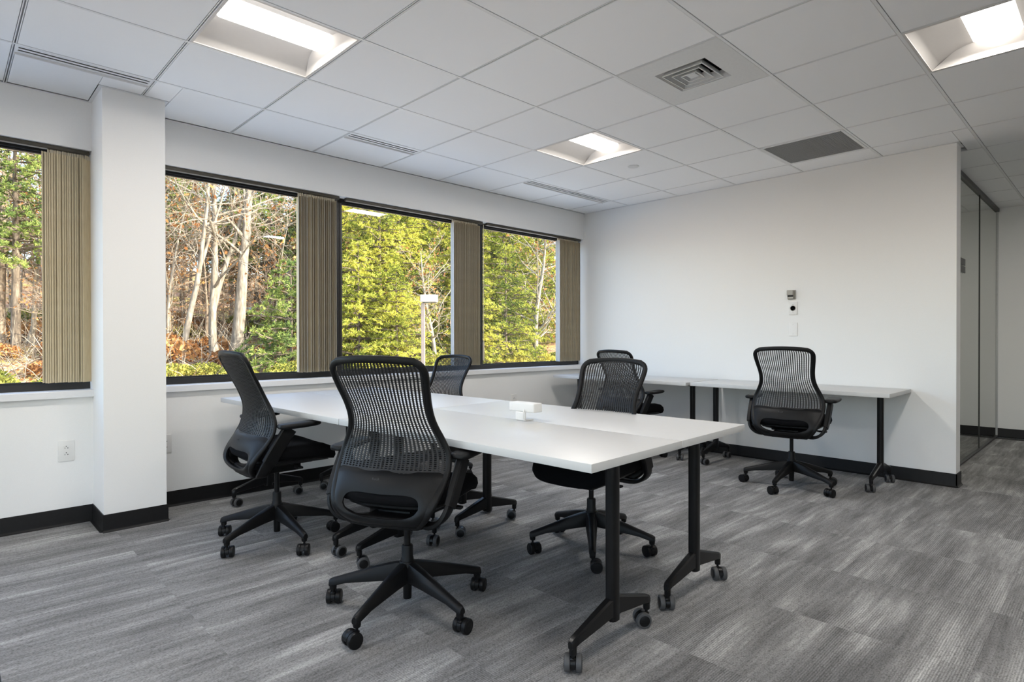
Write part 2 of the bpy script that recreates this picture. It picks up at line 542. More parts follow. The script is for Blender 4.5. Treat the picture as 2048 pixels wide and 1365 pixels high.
# window wall: below the sill, above the soffit, behind the column
wm = MB()
wm.quadbox((XL, YW, -0.01), (XF, YG + 0.12, 0.765))
wm.quadbox((XL, YW, ZSOF), (XF, YG + 0.12, HC + 0.17))
struct('wall_window', wm.mesh('wall_window', M['wall'], 0))
# back wall with a free end
struct('wall_back', box_me('wall_back', (XB, YE, -0.01), (XB + 0.15, YG + 0.1, HC + 0.17), M['wall']))
struct('wall_corridor', box_me('wall_corridor', (XF, YB, -0.01), (XF + 0.15, YG + 0.1, HC + 0.17), M['wall']))
lm = MB()
lm.quadbox((XL - .15, YB, -0.01), (XL, YG + 0.1, ZSILL)); lm.quadbox((XL - .15, YB, ZSOF), (XL, YG + 0.1, HC + 0.17))
lm.quadbox((XL - .15, YB, ZSILL), (XL, -7.7, ZSOF)); lm.quadbox((XL - .15, -0.2, ZSILL), (XL, YG + 0.1, ZSOF))
struct('wall_left', lm.mesh('wall_left', M['wall'], 0))
rm_ = MB()
rm_.quadbox((XL - .15, YB - .15, -0.01), (XF + .15, YB, ZSILL)); rm_.quadbox((XL - .15, YB - .15, ZSOF), (XF + .15, YB, HC + 0.17))
rm_.quadbox((XL - .15, YB - .15, ZSILL), (XL + .5, YB, ZSOF)); rm_.quadbox((-1.1, YB - .15, ZSILL), (XF + .15, YB, ZSOF))
struct('wall_rear', rm_.mesh('wall_rear', M['wall'], 0))
struct('wall_office_window', box_me('wall_office_window', (XB + 0.15, YW - 0.02, 0.765), (XF, YG + 0.12, ZSOF), M['wall']))
CX0, CX1, CY = -0.201, 0.122, 0.304
struct('wall_column', box_me('wall_column', (CX0, CY, -0.01), (CX1, YG + 0.06, HC + 0.01), M['wall']))

# sills (a white board with a dropped front lip)
def sill(n, x0, x1):
    m = MB()
    poly = [(YW - 0.034, 0.768), (YW - 0.034, ZSILL - 0.004), (YW - 0.030, ZSILL), (YG + 0.02, ZSILL), (YG + 0.02, ZSILL - 0.03), (YW, 0.768)]
    m.prism(poly, 0, x0, x1)
    struct('trim_%d' % n, m.mesh('sill', M['sill'], 30))
sill(1, XL, CX0 + 0.012)
sill(2, CX1 - 0.01, XB)

# cove base
def base_profile(sgn):
    return [(0, 0), (0, 0.100), (-0.006 * sgn, 0.102), (-0.008 * sgn, 0.098), (-0.008 * sgn, 0.016), (-0.012 * sgn, 0.006), (-0.021 * sgn, 0.0)]
def base_y(name, x0, x1, y):          # against a wall that faces -y
    m = MB(); m.prism([(y + p[0], p[1]) for p in base_profile(1)], 0, x0, x1)
    struct(name, m.mesh('baseboard', M['rubber'], 50))
def base_x(name, y0, y1, x, sgn=1):   # against a wall that faces -x (sgn 1) or +x (-1)
    m = MB(); m.prism([(x + p[0], p[1]) for p in base_profile(sgn)], 1, y0, y1)
    struct(name, m.mesh('baseboard', M['rubber'], 50))
base_y('baseboard_window_left', XL, CX0 - 0.009, YW)
base_y('baseboard_window_right', CX1 + 0.009, XB - 0.008, YW)
base_y('baseboard_column_front', CX0 - 0.008, CX1 + 0.008, CY)
base_x('baseboard_column_left', CY, YW, CX0, 1)
base_x('baseboard_column_right', CY, YW, CX1, -1)
base_x('baseboard_back', YE - 0.008, YW, XB, 1)
m = MB(); m.prism([(YE + p[0], p[1]) for p in base_profile(1)], 0, XB - 0.008, XB + 0.158)
struct('baseboard_end', m.mesh('baseboard', M['rubber'], 50))
base_x('baseboard_corridor', YB, YW - 0.03, XF, 1)

# ---------------------------------------------------------------- windows
def window(n, x0, x1, jl, jr):
    root = link('window_%d' % n, None)
    root['kind'] = 'structure'
    zb, zt = ZSILL, ZSOF
    f = MB()
    d0, d1 = YG - 0.012, YG + 0.07
    f.box(((x0 + x1) / 2, (d0 + d1) / 2, zb + 0.021), (x1 - x0, d1 - d0, 0.042), 0.003)
    f.box(((x0 + x1) / 2, (d0 + d1) / 2, zt - 0.018), (x1 - x0, d1 - d0, 0.036), 0.003)
    f.box((x0 + jl / 2, (d0 + d1) / 2, (zb + zt) / 2), (jl, d1 - d0 - 0.002, zt - zb - 0.01), 0.003)
    f.box((x1 - jr / 2, (d0 + d1) / 2, (zb + zt) / 2), (jr, d1 - d0 - 0.002, zt - zb - 0.01), 0.003)
    # glazing bead
    f.box(((x0 + x1) / 2, YG + 0.012, zb + 0.047), (x1 - x0 - 0.02, 0.02, 0.012), 0.002)
    f.box(((x0 + x1) / 2, YG + 0.012, zt - 0.042), (x1 - x0 - 0.02, 0.02, 0.012), 0.002)
    link('frame', f.mesh('window_frame', M['frame'], 30), root)
    p = MB()
    y = YG + 0.03
    p.add([(x0 + jl * .5, y, zb + .02), (x1 - jr * .5, y, zb + .02), (x1 - jr * .5, y, zt - .02), (x0 + jl * .5, y, zt - .02)], [(0, 1, 2, 3)])
    link('pane', p.mesh('pane', M['glass'], 0, recalc=False), root)
    return root
MX1, MX2 = (1.478, 1.530), (3.032, 3.083)
window(1, -1.75, CX0 + 0.004, 0.05, 0.006)
window(2, CX1 - 0.004, (MX1[0] + MX1[1]) / 2, 0.05, (MX1[1] - MX1[0]) / 2)
window(3, (MX1[0] + MX1[1]) / 2, (MX2[0] + MX2[1]) / 2, 0.026, 0.026)
window(4, (MX2[0] + MX2[1]) / 2, XB, 0.026, 0.03)
window(5, -3.6, -1.75, 0.05, 0.05)
window(6, XL, -3.6, 0.05, 0.05)
for _k in range(3):  # unseen windows, added in the left wall for more daylight
    _w = window(7 + _k, -0.2 - 2.5 * (_k + 1), -0.2 - 2.5 * _k, 0.05, 0.05)
    _w.location = (XL - 0.1 + YG, 0, 0); _w.rotation_euler = (0, 0, R(90))
for _k in range(2):  # unseen rear windows, added so sun and sky brighten the room
    _w = window(10 + _k, XL + .5 + 2.0 * _k, XL + .5 + 2.0 * (_k + 1), 0.05, 0.05)
    _w.location = (0, YB - 0.1 - YG, 0)

# vertical blinds: a head rail, a stack of vanes, a wand
VZ0, VZ1 = 0.858, 2.235
VW = 0.089
def vane_me(flip):
    nseg = 6
    vs = []; fs = []
    for side in (0, 1):
        for k in range(nseg + 1):
            t = -0.5 + k / nseg
            bow = 0.006 * (1 - (2 * t) ** 2)
            for z in (0.0, VZ1 - VZ0):
                vs.append((t * VW, bow + (0.0008 if side else -0.0008), z))
    n1 = (nseg + 1) * 2
    back = []
    for k in range(nseg):
        a = 2 * k
        fs.append((a, a + 2, a + 3, a + 1)); back.append(1.0 if flip else 0.0)
        fs.append((n1 + a, n1 + a + 1, n1 + a + 3, n1 + a + 2)); back.append(1.0)
    for (a, b) in ((0, 1), (2 * nseg, 2 * nseg + 1)):
        fs.append((a, b, n1 + b, n1 + a)); back.append(0.5)
    me = bpy.data.meshes.new('vane')
    me.from_pydata(vs, [], fs)
    me.materials.append(M['blind'])
    at = me.attributes.new('backing', 'FLOAT', 'FACE')
    at.data.foreach_set('value', back)
    me.polygons.foreach_set('use_smooth', [True] * len(me.polygons))
    return me
VANE, VANEB = vane_me(False), vane_me(True)
clip_me = MB().box((0, 0, 0.012), (0.018, 0.006, 0.026), 0.002).mesh('vane_clip', M['ivory'])
def blind(label, rx0, rx1, vx0, vx1, n, ang, flip_first, wand, rng, jit=4):
    t = thing('vertical_blind', label, 'blind', (rx0, 0.676, 0), 0, 'vertical blinds drawn aside at the windows')
    r = MB()
    r.box(((rx1 - rx0) / 2, 0, (VZ1 + ZSOF) / 2 + 0.012), (rx1 - rx0, 0.042, ZSOF - VZ1 - 0.026), 0.004)
    link('head_rail', r.mesh('head_rail', M['rail'], 30), t)
    for k in range(n):
        x = vx0 + (vx1 - vx0) * k / (n - 1) - rx0
        fl_ = k < flip_first or (jit > 10 and k % 5 in (2,))
        a = R(ang + rng.uniform(-jit, jit)) if not fl_ else R(ang - 14 + rng.uniform(-2, 2))
        v = link('vane', VANEB if fl_ else VANE, t, (x + rng.uniform(-.002, .002), rng.uniform(-.003, .003), VZ0 + rng.uniform(-.001, .003)), (0, 0, a))
        c = link('vane_clip', clip_me, v, (0, 0, VZ1 - VZ0 - 0.002))
    if wand is not None:
        w = MB().tube([(0, 0, VZ1 + 0.015), (0, 0, 1.08)], 0.003, 6).mesh('wand', M['ivory'])
        wo = link('wand', w, t, (wand - rx0, -0.048, 0))
        h = MB().lathe([(0.0, .90), (.007, .905), (.0085, .92), (.0085, 1.07), (.006, 1.085), (0, 1.09)], 10).mesh('wand_handle', M['ivory'])
        link('handle', h, wo)
    return t
rb = random.Random(5)
blind('tan vertical blind stacked against the left side of the white column', -1.7, CX0 - 0.006, -0.408, -0.212, 17, 33, 0, None, rb, 3)
blind('pale striped vertical blind stacked between the leafless woodland view and the first black mullion', CX1 + 0.01, MX1[0] - 0.004, 1.130, 1.432, 32, 266, 1, None, rb, 10.5)
blind('tan vertical blind with a beige wand, stacked beside the second black mullion', MX1[1] + 0.004, MX2[0] - 0.004, 2.655, 2.965, 24, 268, 1, 3.008, rb, 8)
blind('tan vertical blind stacked in the far corner beside the end wall', MX2[1] + 0.004, XB - 0.034, 4.170, 4.515, 24, 268, 1, None, rb, 7)

# ================================================================= CEILING
ceil = struct('ceiling', box_me('ceiling', (XL - .2, YB - .2, HC + 0.16), (XF + .2, YG + .15, HC + 0.36), M['plenum']))
LIGHTS = []
for i in (1, 5, 9):
    for j in (-8, -4, 0, 4, 8):
        if (i, j) in ((5, 8), (9, 8), (9, 4), (9, 0)):
            continue
        LIGHTS.append((i, j))
LIGHTS.append((7, 10))  # unseen light, added off the regular spacing to brighten the corridor
special = {(1, 0), (1, 4), (5, 4)} | set(LIGHTS)
SUPPLY, RETURN = (3, 3), (3, 6)
GAP = 0.019
ct = TS - GAP
tile_full = MB().box((0, 0, 0.008), (ct, ct, 0.016), 0.0015).mesh('ceiling_tile', M['tile'], 0)
def cell(i, j):
    return j * TS, -(i + 1) * TS        # lower-left corner
def cut_tile(x0, x1, y0, y1):
    m = MB().box((0, 0, 0.008), (x1 - x0, y1 - y0, 0.016), 0.0015)
    link('ceiling_tile', m.mesh('ceiling_tile', M['tile'], 0), ceil, ((x0 + x1) / 2, (y0 + y1) / 2, HC))
for i in range(-2, 8):
    for j in range(-2, 13):
        if (i, j) in special or (i, j) in (SUPPLY, RETURN):
            continue
        x0, y0 = cell(i, j)
        x1, y1 = x0 + TS - GAP / 2, y0 + TS - GAP / 2
        x0 += GAP / 2; y0 += GAP / 2
        if i == -1:
            y0 = 0.125 if any(abs(j - q) < .5 for q in ()) else y0
        y1 = min(y1, YW - 0.024)
        x1 = min(x1, XF - 0.02)
        if y1 - y0 < 0.04 or x1 - x0 < 0.04:
            continue
        in_room = y0 > YE - 0.02
        if i == -1 and j in (-1, 2, 5, 6):
            y0 = 0.118
        pieces = [(x0, x1)]
        if y1 > YE - 0.03 and x0 < XB + 0.15 and x1 > XB:
            pieces = []
            if y0 > YE:
                pieces = [(x0, XB - 0.022)] if XB - 0.022 - x0 > 0.03 else []
                if x1 - (XB + 0.172) > 0.03:
                    pieces.append((XB + 0.172, x1))
            else:
                cut_tile(x0, x1, y0, min(y1, YE - 0.022))
                if y1 - (YE + 0.0) > 0.05:
                    cut_tile(x0, XB - 0.022, YE - 0.02, y1)
                pieces = []
        if i == -1 and x0 < CX1 and x1 > CX0:
            for (a, b, c, d) in ((x0, min(x1, CX0 - 0.022), y0, y1), (max(x0, CX1 + 0.022), x1, y0, y1), (max(x0, CX0 - 0.02), min(x1, CX1 + 0.02), y0, CY - 0.022)):
                if b - a > 0.02 and d - c > 0.02:
                    cut_tile(a, b, c, d)
            continue
        for a, b in pieces:
            if abs((b - a) - ct) < 1e-4 and abs((y1 - y0) - ct) < 1e-4:
                link('ceiling_tile', tile_full, ceil, ((a + b) / 2, (y0 + y1) / 2, HC))
            else:
                cut_tile(a, b, y0, y1)
# the ceiling behind the viewpoint and out to the sides, as one sheet
rm = MB()
for i in range(-2, 14):
    for j in range(-10, 13):
        if (i < 8 and j >= -2) or (i, j) in special:
            continue
        x0, y0 = cell(i, j)
        x1, y1 = min(x0 + TS, XF), min(y0 + TS, YW)
        x0, y0 = max(x0, XL), max(y0, YB)
        if x1 - x0 > 0.01 and y1 - y0 > 0.01:
            rm.quadbox((x0, y0, HC), (x1, y1, HC + 0.016))
struct('ceiling_sheet', rm.mesh('ceiling_sheet', M['tile'], 0), ceil)

# slotted grid bars: two flanges and a recessed web
def bar_poly(w=0.0145):
    h = w / 2
    s = 0.0032
    return [(-h, 0.0), (-s, 0.0), (-s, 0.020), (s, 0.020), (s, 0.0), (h, 0.0), (h, 0.024), (0.001, 0.025), (0.001, 0.04), (-0.001, 0.04), (-0.001, 0.025), (-h, 0.024)]
def tee_poly(w=0.0145):
    h = w / 2
    return [(-h, 0.0), (h, 0.0), (h, 0.006), (0.001, 0.007), (0.001, 0.03), (-0.001, 0.03), (-0.001, 0.007), (-h, 0.006)]
for i in range(-1, 9):                  # along x
    y = -i * TS
    if y > YW - 0.05 or y < -8 * TS - 0.01:
        continue
    spans = [(-2 * TS, XB - 0.004), (XB + 0.154, XF - 0.004)] if y > YE else [(-2 * TS, XF - 0.004)]
    for a, b in spans:
        mm = MB(); mm.prism([(y + p[0], HC - 0.0015 + p[1]) for p in tee_poly()], 0, a, b)
        link('grid_bar', mm.mesh('grid_bar', M['grid'], 0), ceil)
for j in range(-2, 13):                 # along y
    x = j * TS
    if XB - 0.01 < x < XB + 0.16:
        continue
    yend = CY - 0.004 if CX0 - .01 < x < CX1 + .01 else YW - 0.004
    mm = MB(); mm.prism([(x + p[0], HC - 0.0005 + p[1]) for p in bar_poly()], 1, -8 * TS, yend)
    link('grid_bar', mm.mesh('grid_bar', M['grid'], 0), ceil)
# wall angle all round
am = MB()
def ang_y(x0, x1, y, s):
    am.quadbox((x0, y, HC - 0.001), (x1, y - 0.018 * s, HC + 0.001)); am.quadbox((x0, y, HC), (x1, y - 0.0015 * s, HC + 0.022))
def ang_x(y0, y1, x, s):
    am.quadbox((x, y0, HC - 0.001), (x - 0.018 * s, y1, HC + 0.001)); am.quadbox((x, y0, HC), (x - 0.0015 * s, y1, HC + 0.022))
ang_y(-2 * TS, CX0 - .018, YW, 1); ang_y(CX1 + .018, XB, YW, 1); ang_y(CX0 - .018, CX1 + .018, CY, 1)
ang_x(CY, YW, CX0, 1); ang_x(CY, YW, CX1, -1)
ang_x(YE - .018, YW, XB, 1); ang_x(YE - .018, YW - .02, XB + .15, -1); ang_y(XB, XB + .15, YE, 1)
ang_x(YB, YW - .02, XF, 1)
struct('trim_3', am.mesh('wall_angle', M['grid'], 0))

# ---------------------------------------------------------------- recessed lights
def light_meshes():
    e = TS / 2 - 0.007
    zl = 0.076           # height of the lens springing above the tiles
    lw = 0.100           # half width of the lens
    le = e - 0.055       # half length of the lens
    h = MB()
    # lip
    for s in (-1, 1):
        h.box((0, s * (e - 0.006), 0.001), (2 * e, 0.012, 0.004))
        h.box((s * (e - 0.006), 0, 0.001), (0.012, 2 * e - 0.024, 0.004))
    # side reflectors (curved), end plates (sloping)
    N = 8
    for s in (-1, 1):
        pr = []
        for k in range(N + 1):
            t = k / N
            pr.append((s * ((e - 0.012) + (lw - (e - 0.012)) * t), 0.003 + zl * math.sin(t * math.pi / 2) ** 0.9))
        vs = []
        for yy, z in pr:
            tt = (e - 0.012 - abs(yy)) / (e - 0.012 - lw)
            xe = (e - 0.012)
            vs += [(-xe, yy, z), (xe, yy, z)]
        fs = [(2 * k, 2 * k + 1, 2 * k + 3, 2 * k + 2) for k in range(N)]
        h.add(vs, fs)
        # end plate
        vs = [(s * (e - 0.012), -(e - 0.012), 0.003), (s * (e - 0.012), (e - 0.012), 0.003), (s * le, lw + .03, zl + 0.02), (s * le, -lw - .03, zl + 0.02)]
        h.add(vs, [(0, 1, 2, 3)])
    # can
    h.quadbox((-e, -e, zl + 0.045), (e, e, zl + 0.05))
    for s in (-1, 1):
        h.quadbox((-e, s * e, 0.0), (e, s * (e - 0.001), zl + 0.05)); h.quadbox((s * e, -e, 0.0), (s * (e - 0.001), e, zl + 0.05))
    hm = h.mesh('light_housing', M['housing'], 40, recalc=False)
    l = MB()
    loops = []
    for x in (-le + 0.004, le - 0.004):
        lp = []
        for k in range(13):
            t = -1 + 2 * k / 12
            lp.append((x, t * lw, zl - 0.047 * (1 - t * t) + 0.004))
        loops.append(lp)
    vs = loops[0] + loops[1]
    fs = [(k, k + 1, 14 + k, 13 + k) for k in range(12)]
    fs += [tuple(range(13)), tuple(range(25, 12, -1))]
    l.add(vs, fs)
    return hm, l.mesh('light_lens', M['lens'], 30, recalc=False)
LH, LL = light_meshes()
light_lab = {(1, 0): 'large recessed ceiling light nearest the windows, upper left of the room', (1, 4): 'smallest recessed ceiling light, farthest along the ceiling, beside the sprinkler cover',
             (5, 4): 'recessed ceiling light at the upper right, cut by the picture edge'}
for (i, j) in LIGHTS:
    x, y = cell(i, j)
    lab = light_lab.get((i, j), 'recessed ceiling light of the office outside the view')
    t = thing('recessed_ceiling_light', lab, 'ceiling light', (x + TS / 2, y + TS / 2, HC), 0, 'recessed ceiling lights')
    link('housing', LH, t)
    link('lens', LL, t)
    ld = bpy.data.lights.new('lamp', 'AREA')
    ld.shape = 'RECTANGLE'; ld.size = 0.48; ld.size_y = 0.19
    ld.energy = LAMP_W; ld.color = (1.0, 0.96, 0.905)
    lo = bpy.data.objects.new('lamp', ld); COL.objects.link(lo)
    lo.parent = t; lo.location = (0, 0, 0.028)

# slot diffusers beside the window wall
def slot(label, x0, x1):
    t = thing('slot_diffuser', label, 'air diffuser', ((x0 + x1) / 2, 0.062, HC), 0, 'slot diffusers along the windows')
    L_ = x1 - x0 - 0.012
    d = MB()
    for (ya, yb) in ((-0.052, -0.030), (-0.014, 0.006), (0.022, 0.050)):
        d.box((0, (ya + yb) / 2, 0.001), (L_, yb - ya, 0.003), 0.001)
    d.box((0, 0.052, -0.004), (L_, 0.005, 0.014), 0.001)
    for s in (-1, 1):
        d.box((s * (L_ / 2 - 0.006), 0, 0.005), (0.012, 0.1, 0.012), 0.001)
    link('slot_bars', d.mesh('slot_bars', M['grid'], 30), t)
    b = MB().quadbox((-L_ / 2, -0.052, 0.03), (L_ / 2, 0.052, 0.06))
    link('duct', b.mesh('slot_duct', M['dark'], 0), t)
slot('white slot diffuser in the ceiling left of the column', -TS, 0)
slot('white slot diffuser in the ceiling above the window with leafless trees', 2 * TS, 3 * TS)
slot('long white slot diffuser in the ceiling near the far corner', 5 * TS, 7 * TS)

# louvred supply diffuser
def supply():
    x, y = cell(*SUPPLY)
    t = thing('supply_diffuser', 'square louvred air diffuser set in a white ceiling panel', 'air diffuser', (x + TS / 2, y + TS / 2, HC))
    h = TS / 2 - 0.009
    k = 0.150
    p = MB()
    for (a, b) in (((-h, -h), (h, -k)), ((-h, k), (h, h)), ((-h, -k), (-k, k)), ((k, -k), (h, k))):
        p.quadbox((a[0], a[1], -0.001), (b[0], b[1], 0.010))
    link('panel', p.mesh('diffuser_panel', M['louvre'], 0), t)
    n = MB()
    def ring(r0, z0, r1, z1):          # square funnel
        vs = []
        for (r, z) in ((r0, z0), (r1, z1), (r1 - 0.0, z1 + 0.0015), (r0, z0 + 0.0015)):
            vs += [(-r, -r, z), (r, -r, z), (r, r, z), (-r, r, z)]
        fs = []
        for q in range(3):
            for s in range(4):
                fs.append((q * 4 + s, q * 4 + (s + 1) % 4, q * 4 + 4 + (s + 1) % 4, q * 4 + 4 + s))
        for s in range(4):
            fs.append((12 + s, 12 + (s + 1) % 4, (s + 1) % 4, s))
        return MB().add(vs, fs)
    link('louvre', ring(k + 0.002, 0.0, k - 0.028, 0.035).mesh('louvre', M['louvre'], 0), t)
    for rr in (0.116, 0.078, 0.042):
        q = ring(rr + 0.004, -0.006, rr - 0.016, 0.030)
        for s_ in (-1, 1):
            q.quadbox((-rr - .005, s_ * (rr + .005), -.0085), (rr + .005, s_ * rr, -.005)); q.quadbox((s_ * (rr + .005), -rr, -.0085), (s_ * rr, rr, -.005))
        o = link('louvre', q.mesh('louvre', M['louvre'], 0), t)
    c = MB().box((0, 0, 0.0), (0.052, 0.052, 0.004), 0.001)
    link('centre_plate', c.mesh('centre_plate', M['louvre'], 0), t)
    b = MB()
    for s in (-1, 1):
        b.quadbox((-k, s * k, 0.035), (k, s * (k - 0.002), 0.14)); b.quadbox((s * k, -k, 0.035), (s * (k - 0.002), k, 0.14))
    b.quadbox((-k, -k, 0.14), (k, k, 0.145))
    link('duct', b.mesh('duct', M['dark'], 0), t)
supply()

# perforated return grille
def return_grille():
    x, y = cell(*RETURN)
    t = thing('return_grille', 'grey perforated return grille in the ceiling above the far wall', 'air grille', (x + TS / 2, y + TS / 2, HC))
    h = TS / 2 - 0.009
    f = MB()
    w = 0.022
    for s in (-1, 1):
        f.box((0, s * (h - w / 2), 0.001), (2 * h, w, 0.008), 0.002)
        f.box((s * (h - w / 2), 0, 0.001), (w, 2 * (h - w), 0.008), 0.002)
    link('frame', f.mesh('grille_frame', M['grid'], 30), t)
    c = MB()
    n = 44
    g = h - w
    for k in range(n + 1):
        p = -g + 2 * g * k / n
        c.quadbox((-g, p - 0.0008, 0.0), (g, p + 0.0008, 0.012))
        c.quadbox((p - 0.0008, -g, 0.0), (p + 0.0008, g, 0.012))
    o = link('core', c.mesh('grille_core', M['alu'], 0), t)
    o['kind'] = 'stuff'
    b = MB().quadbox((-g, -g, 0.016), (g, g, 0.10))
    link('duct', b.mesh('duct', M['dark'], 0), t)
return_grille()

sp = MB().lathe([(0, -0.006), (0.044, -0.006), (0.047, -0.004), (0.047, 0.0), (0, 0.0)], 28)
o = link('sprinkler_cover', sp.mesh('sprinkler_cover', M['louvre'], 40), None, (3.363, -0.898, HC))
tag(o, 'small round white sprinkler cover on the ceiling', 'sprinkler cover')

# ================================================================= CHAIRS
def lerp_tab(tab, z):
    if z <= tab[0][0]: return tab[0][1]
    for (a, va), (b, vb) in zip(tab, tab[1:]):
        if z <= b:
            t = (z - a) / (b - a)
            return va + (vb - va) * t
    return tab[-1][1]
def smooth_tab(tab, z):
    d = 0.018
    return sum(lerp_tab(tab, z + k * d / 2) for k in (-2, -1, 0, 1, 2)) / 5
ZT = 1.063
W_TAB = [(0.392, 0.125), (0.40, 0.150), (0.42, 0.178), (0.45, 0.203), (0.50, 0.230), (0.56, 0.246), (0.62, 0.253), (0.68, 0.245), (0.73, 0.222), (0.78, 0.199), (0.82, 0.190), (0.87, 0.191), (0.93, 0.201), (0.98, 0.209), (1.02, 0.211), (1.07, 0.208)]
X_TAB = [(0.392, -0.165), (0.42, -0.198), (0.46, -0.212), (0.51, -0.190), (0.57, -0.145), (0.63, -0.110), (0.69, -0.096), (0.75, -0.104), (0.80, -0.124), (0.86, -0.153), (0.93, -0.190), (1.00, -0.222), (1.07, -0.250)]
D_TAB = [(0.392, 0.010), (0.46, 0.020), (0.52, 0.035), (0.60, 0.050), (0.68, 0.046), (0.80, 0.030), (0.95, 0.028), (1.07, 0.030)]
def wz(z):
    w = smooth_tab(W_TAB, z)
    rc = 0.062
    if z > ZT - rc:
        q = min(1.0, (z - (ZT - rc)) / rc)
        w -= rc * (1 - math.sqrt(max(0.0, 1 - q * q)))
    return w
def back_pt(s, z, off=0.0):
    """s across (-1..1), z height; off pushes rearwards"""
    w = wz(z)
    zz = z - 0.010 * max(0.0, (z - 0.9) / 0.16) * s * s
    return Vector((smooth_tab(X_TAB, z) - smooth_tab(D_TAB, z) * (1 - s * s) - off, s * w, zz))

def chair_meshes():
    C = {}
    # --- frame rim: closed sweep round the outline
    zs = []
    path = []
    nz = 46
    for k in range(nz + 1):
        z = 0.398 + (ZT - 0.003 - 0.398) * k / nz
        path.append((1, z))
    zt = ZT - 0.003
    side = [back_pt(1, z) for _, z in path]
    w_top = side[-1].y
    top = []
    for k in range(1, 12):
        s = 1 - 2 * k / 12
        p = back_pt(s, zt); top.append(p)
    other = [Vector((p.x, -p.y, p.z)) for p in reversed(side)]
    bot = []
    for k in range(1, 8):
        s = -1 + 2 * k / 8
        p = back_pt(s, 0.398); bot.append(p)
    ring = side + top + other + bot
    n = len(ring)
    loops = []
    for i, p in enumerate(ring):
        t = (ring[(i + 1) % n] - ring[i - 1]).normalized()
        rear = Vector((-1, 0, 0))
        sidev = t.cross(rear).normalized()      # in the plane of the outline
        rear = sidev.cross(t).normalized()
        z = p.z
        lo = max(0.0, min(1.0, (0.62 - z) / 0.18))
        topk = max(0.0, min(1.0, (z - 1.0) / 0.05))
        wd = 0.013 + 0.009 * lo + 0.002 * topk
        th = 0.009 + 0.005 * lo
        inw = 0.010 + 0.008 * lo
        cen = p
        # pull the band inward so that its outer edge follows the outline
        c = Vector((0, 0, 0.72)); 
        inward = sidev if sidev.dot(Vector((p.x, 0, 0.75 if z > 0.6 else 0.6)) - p) > 0 else -sidev
        cen = p + inward * (wd * 0.8)
        lp = []
        for k in range(10):
            a = 2 * math.pi * k / 10
            ca, sa = math.cos(a), math.sin(a)
            lp.append(cen + inward * (wd * math.copysign(abs(ca) ** 0.7, ca)) + rear * (th * math.copysign(abs(sa) ** 0.7, sa)))
        loops.append(lp)
    C['frame'] = MB().loft(loops, False, True).mesh('back_frame', M['plastic'], 60)
    # --- net
    net = MB()
    NU, NV = 27, 60
    z0, z1 = 0.600, ZT - 0.022
    th = 0.0045
    smax = lambda z: max(0.1, (wz(z) - 0.012) / max(wz(z), 1e-4))
    V = []
    def P(a, b, off):
        z = z0 + (z1 - z0) * b
        s = (-1 + 2 * a) * smax(z)
        return back_pt(s, z, off)
    def grid_pts(off):
        return [[P(i / NU, j / NV, off) for i in range(NU + 1)] for j in range(NV + 1)]
    vs = []; fs = []
    def addv(p):
        vs.append(p); return len(vs) - 1
    G = {}
    for off in (0, 1):
        for j in range(NV + 1):
            for i in range(NU + 1):
                G[(i, j, off)] = addv(P(i / NU, j / NV, off * th - th / 2))
    for j in range(NV):
        zc = z0 + (z1 - z0) * (j + 0.5) / NV
        low = max(0.0, min(1.0, (0.735 - zc) / 0.10))
        fu = 0.61 - 0.05 * low
        fv = 0.78 - 0.15 * low
        if j == NV - 1:
            fu, fv = 0.4, 0.45
        solid = (j == 1)
        for i in range(NU):
            edge = (i == 0 or i == NU - 1)
            u_, v_ = (fu * 0.55, fv * 0.75) if edge else (fu, fv)
            if solid:
                for off in (0, 1):
                    fs.append((G[(i, j, off)], G[(i + 1, j, off)], G[(i + 1, j + 1, off)], G[(i, j + 1, off)]))
                continue
            H = {}
            for off in (0, 1):
                for q, (du, dv) in enumerate(((-1, -1), (1, -1), (1, 1), (-1, 1))):
                    H[(q, off)] = addv(P((i + 0.5 + du * u_ / 2) / NU, (j + 0.5 + dv * v_ / 2) / NV, off * th - th / 2))
                O = [G[(i, j, off)], G[(i + 1, j, off)], G[(i + 1, j + 1, off)], G[(i, j + 1, off)]]
                for q in range(4):
                    q2 = (q + 1) % 4
                    fs.append((O[q], O[q2], H[(q2, off)], H[(q, off)]))
            for q in range(4):
                q2 = (q + 1) % 4
                fs.append((H[(q, 0)], H[(q2, 0)], H[(q2, 1)], H[(q, 1)]))
    net.add(vs, fs)
    C['net'] = net.mesh('back_net', M['net'], 0, recalc=False)
    # --- lower shell: solid band, hand hole, bottom beam
    sh = MB()
    outer = []; inner = []
    N = 48
    zlo, zhi = 0.402, 0.612
    # outline polygon in (s-like y, z) sampled by angle round the hole
    hole_c = (0.0, 0.485)
    def hole(a):
        ca, sa = math.cos(a), math.sin(a)
        yy = 0.165 * math.copysign(abs(ca) ** 0.55, ca)
        z = 0.045 * math.copysign(abs(sa) ** 0.6, sa)
        taper = 1.0 - 0.24 * max(0, -sa) ** 0.8
        return (yy * taper, hole_c[1] + z + 0.010 * (abs(ca) if sa > 0 else 0) * sa)
    def outl(a):
        # march outwards until the outline is met
        ca, sa = math.cos(a), math.sin(a)
        lo, hi = 0.0, 0.6
        for _ in range(30):
            md = (lo + hi) / 2
            y, z = ca * md, hole_c[1] + sa * md
            ok = zlo <= z <= zhi and abs(y) <= wz(z) - 0.008
            lo, hi = (md, hi) if ok else (lo, md)
        return (ca * lo, hole_c[1] + sa * lo)
    th2 = 0.008
    loops = []
    def S(y, z, off):
        return back_pt(max(-1, min(1, y / wz(z))), z, off)
    K = 5
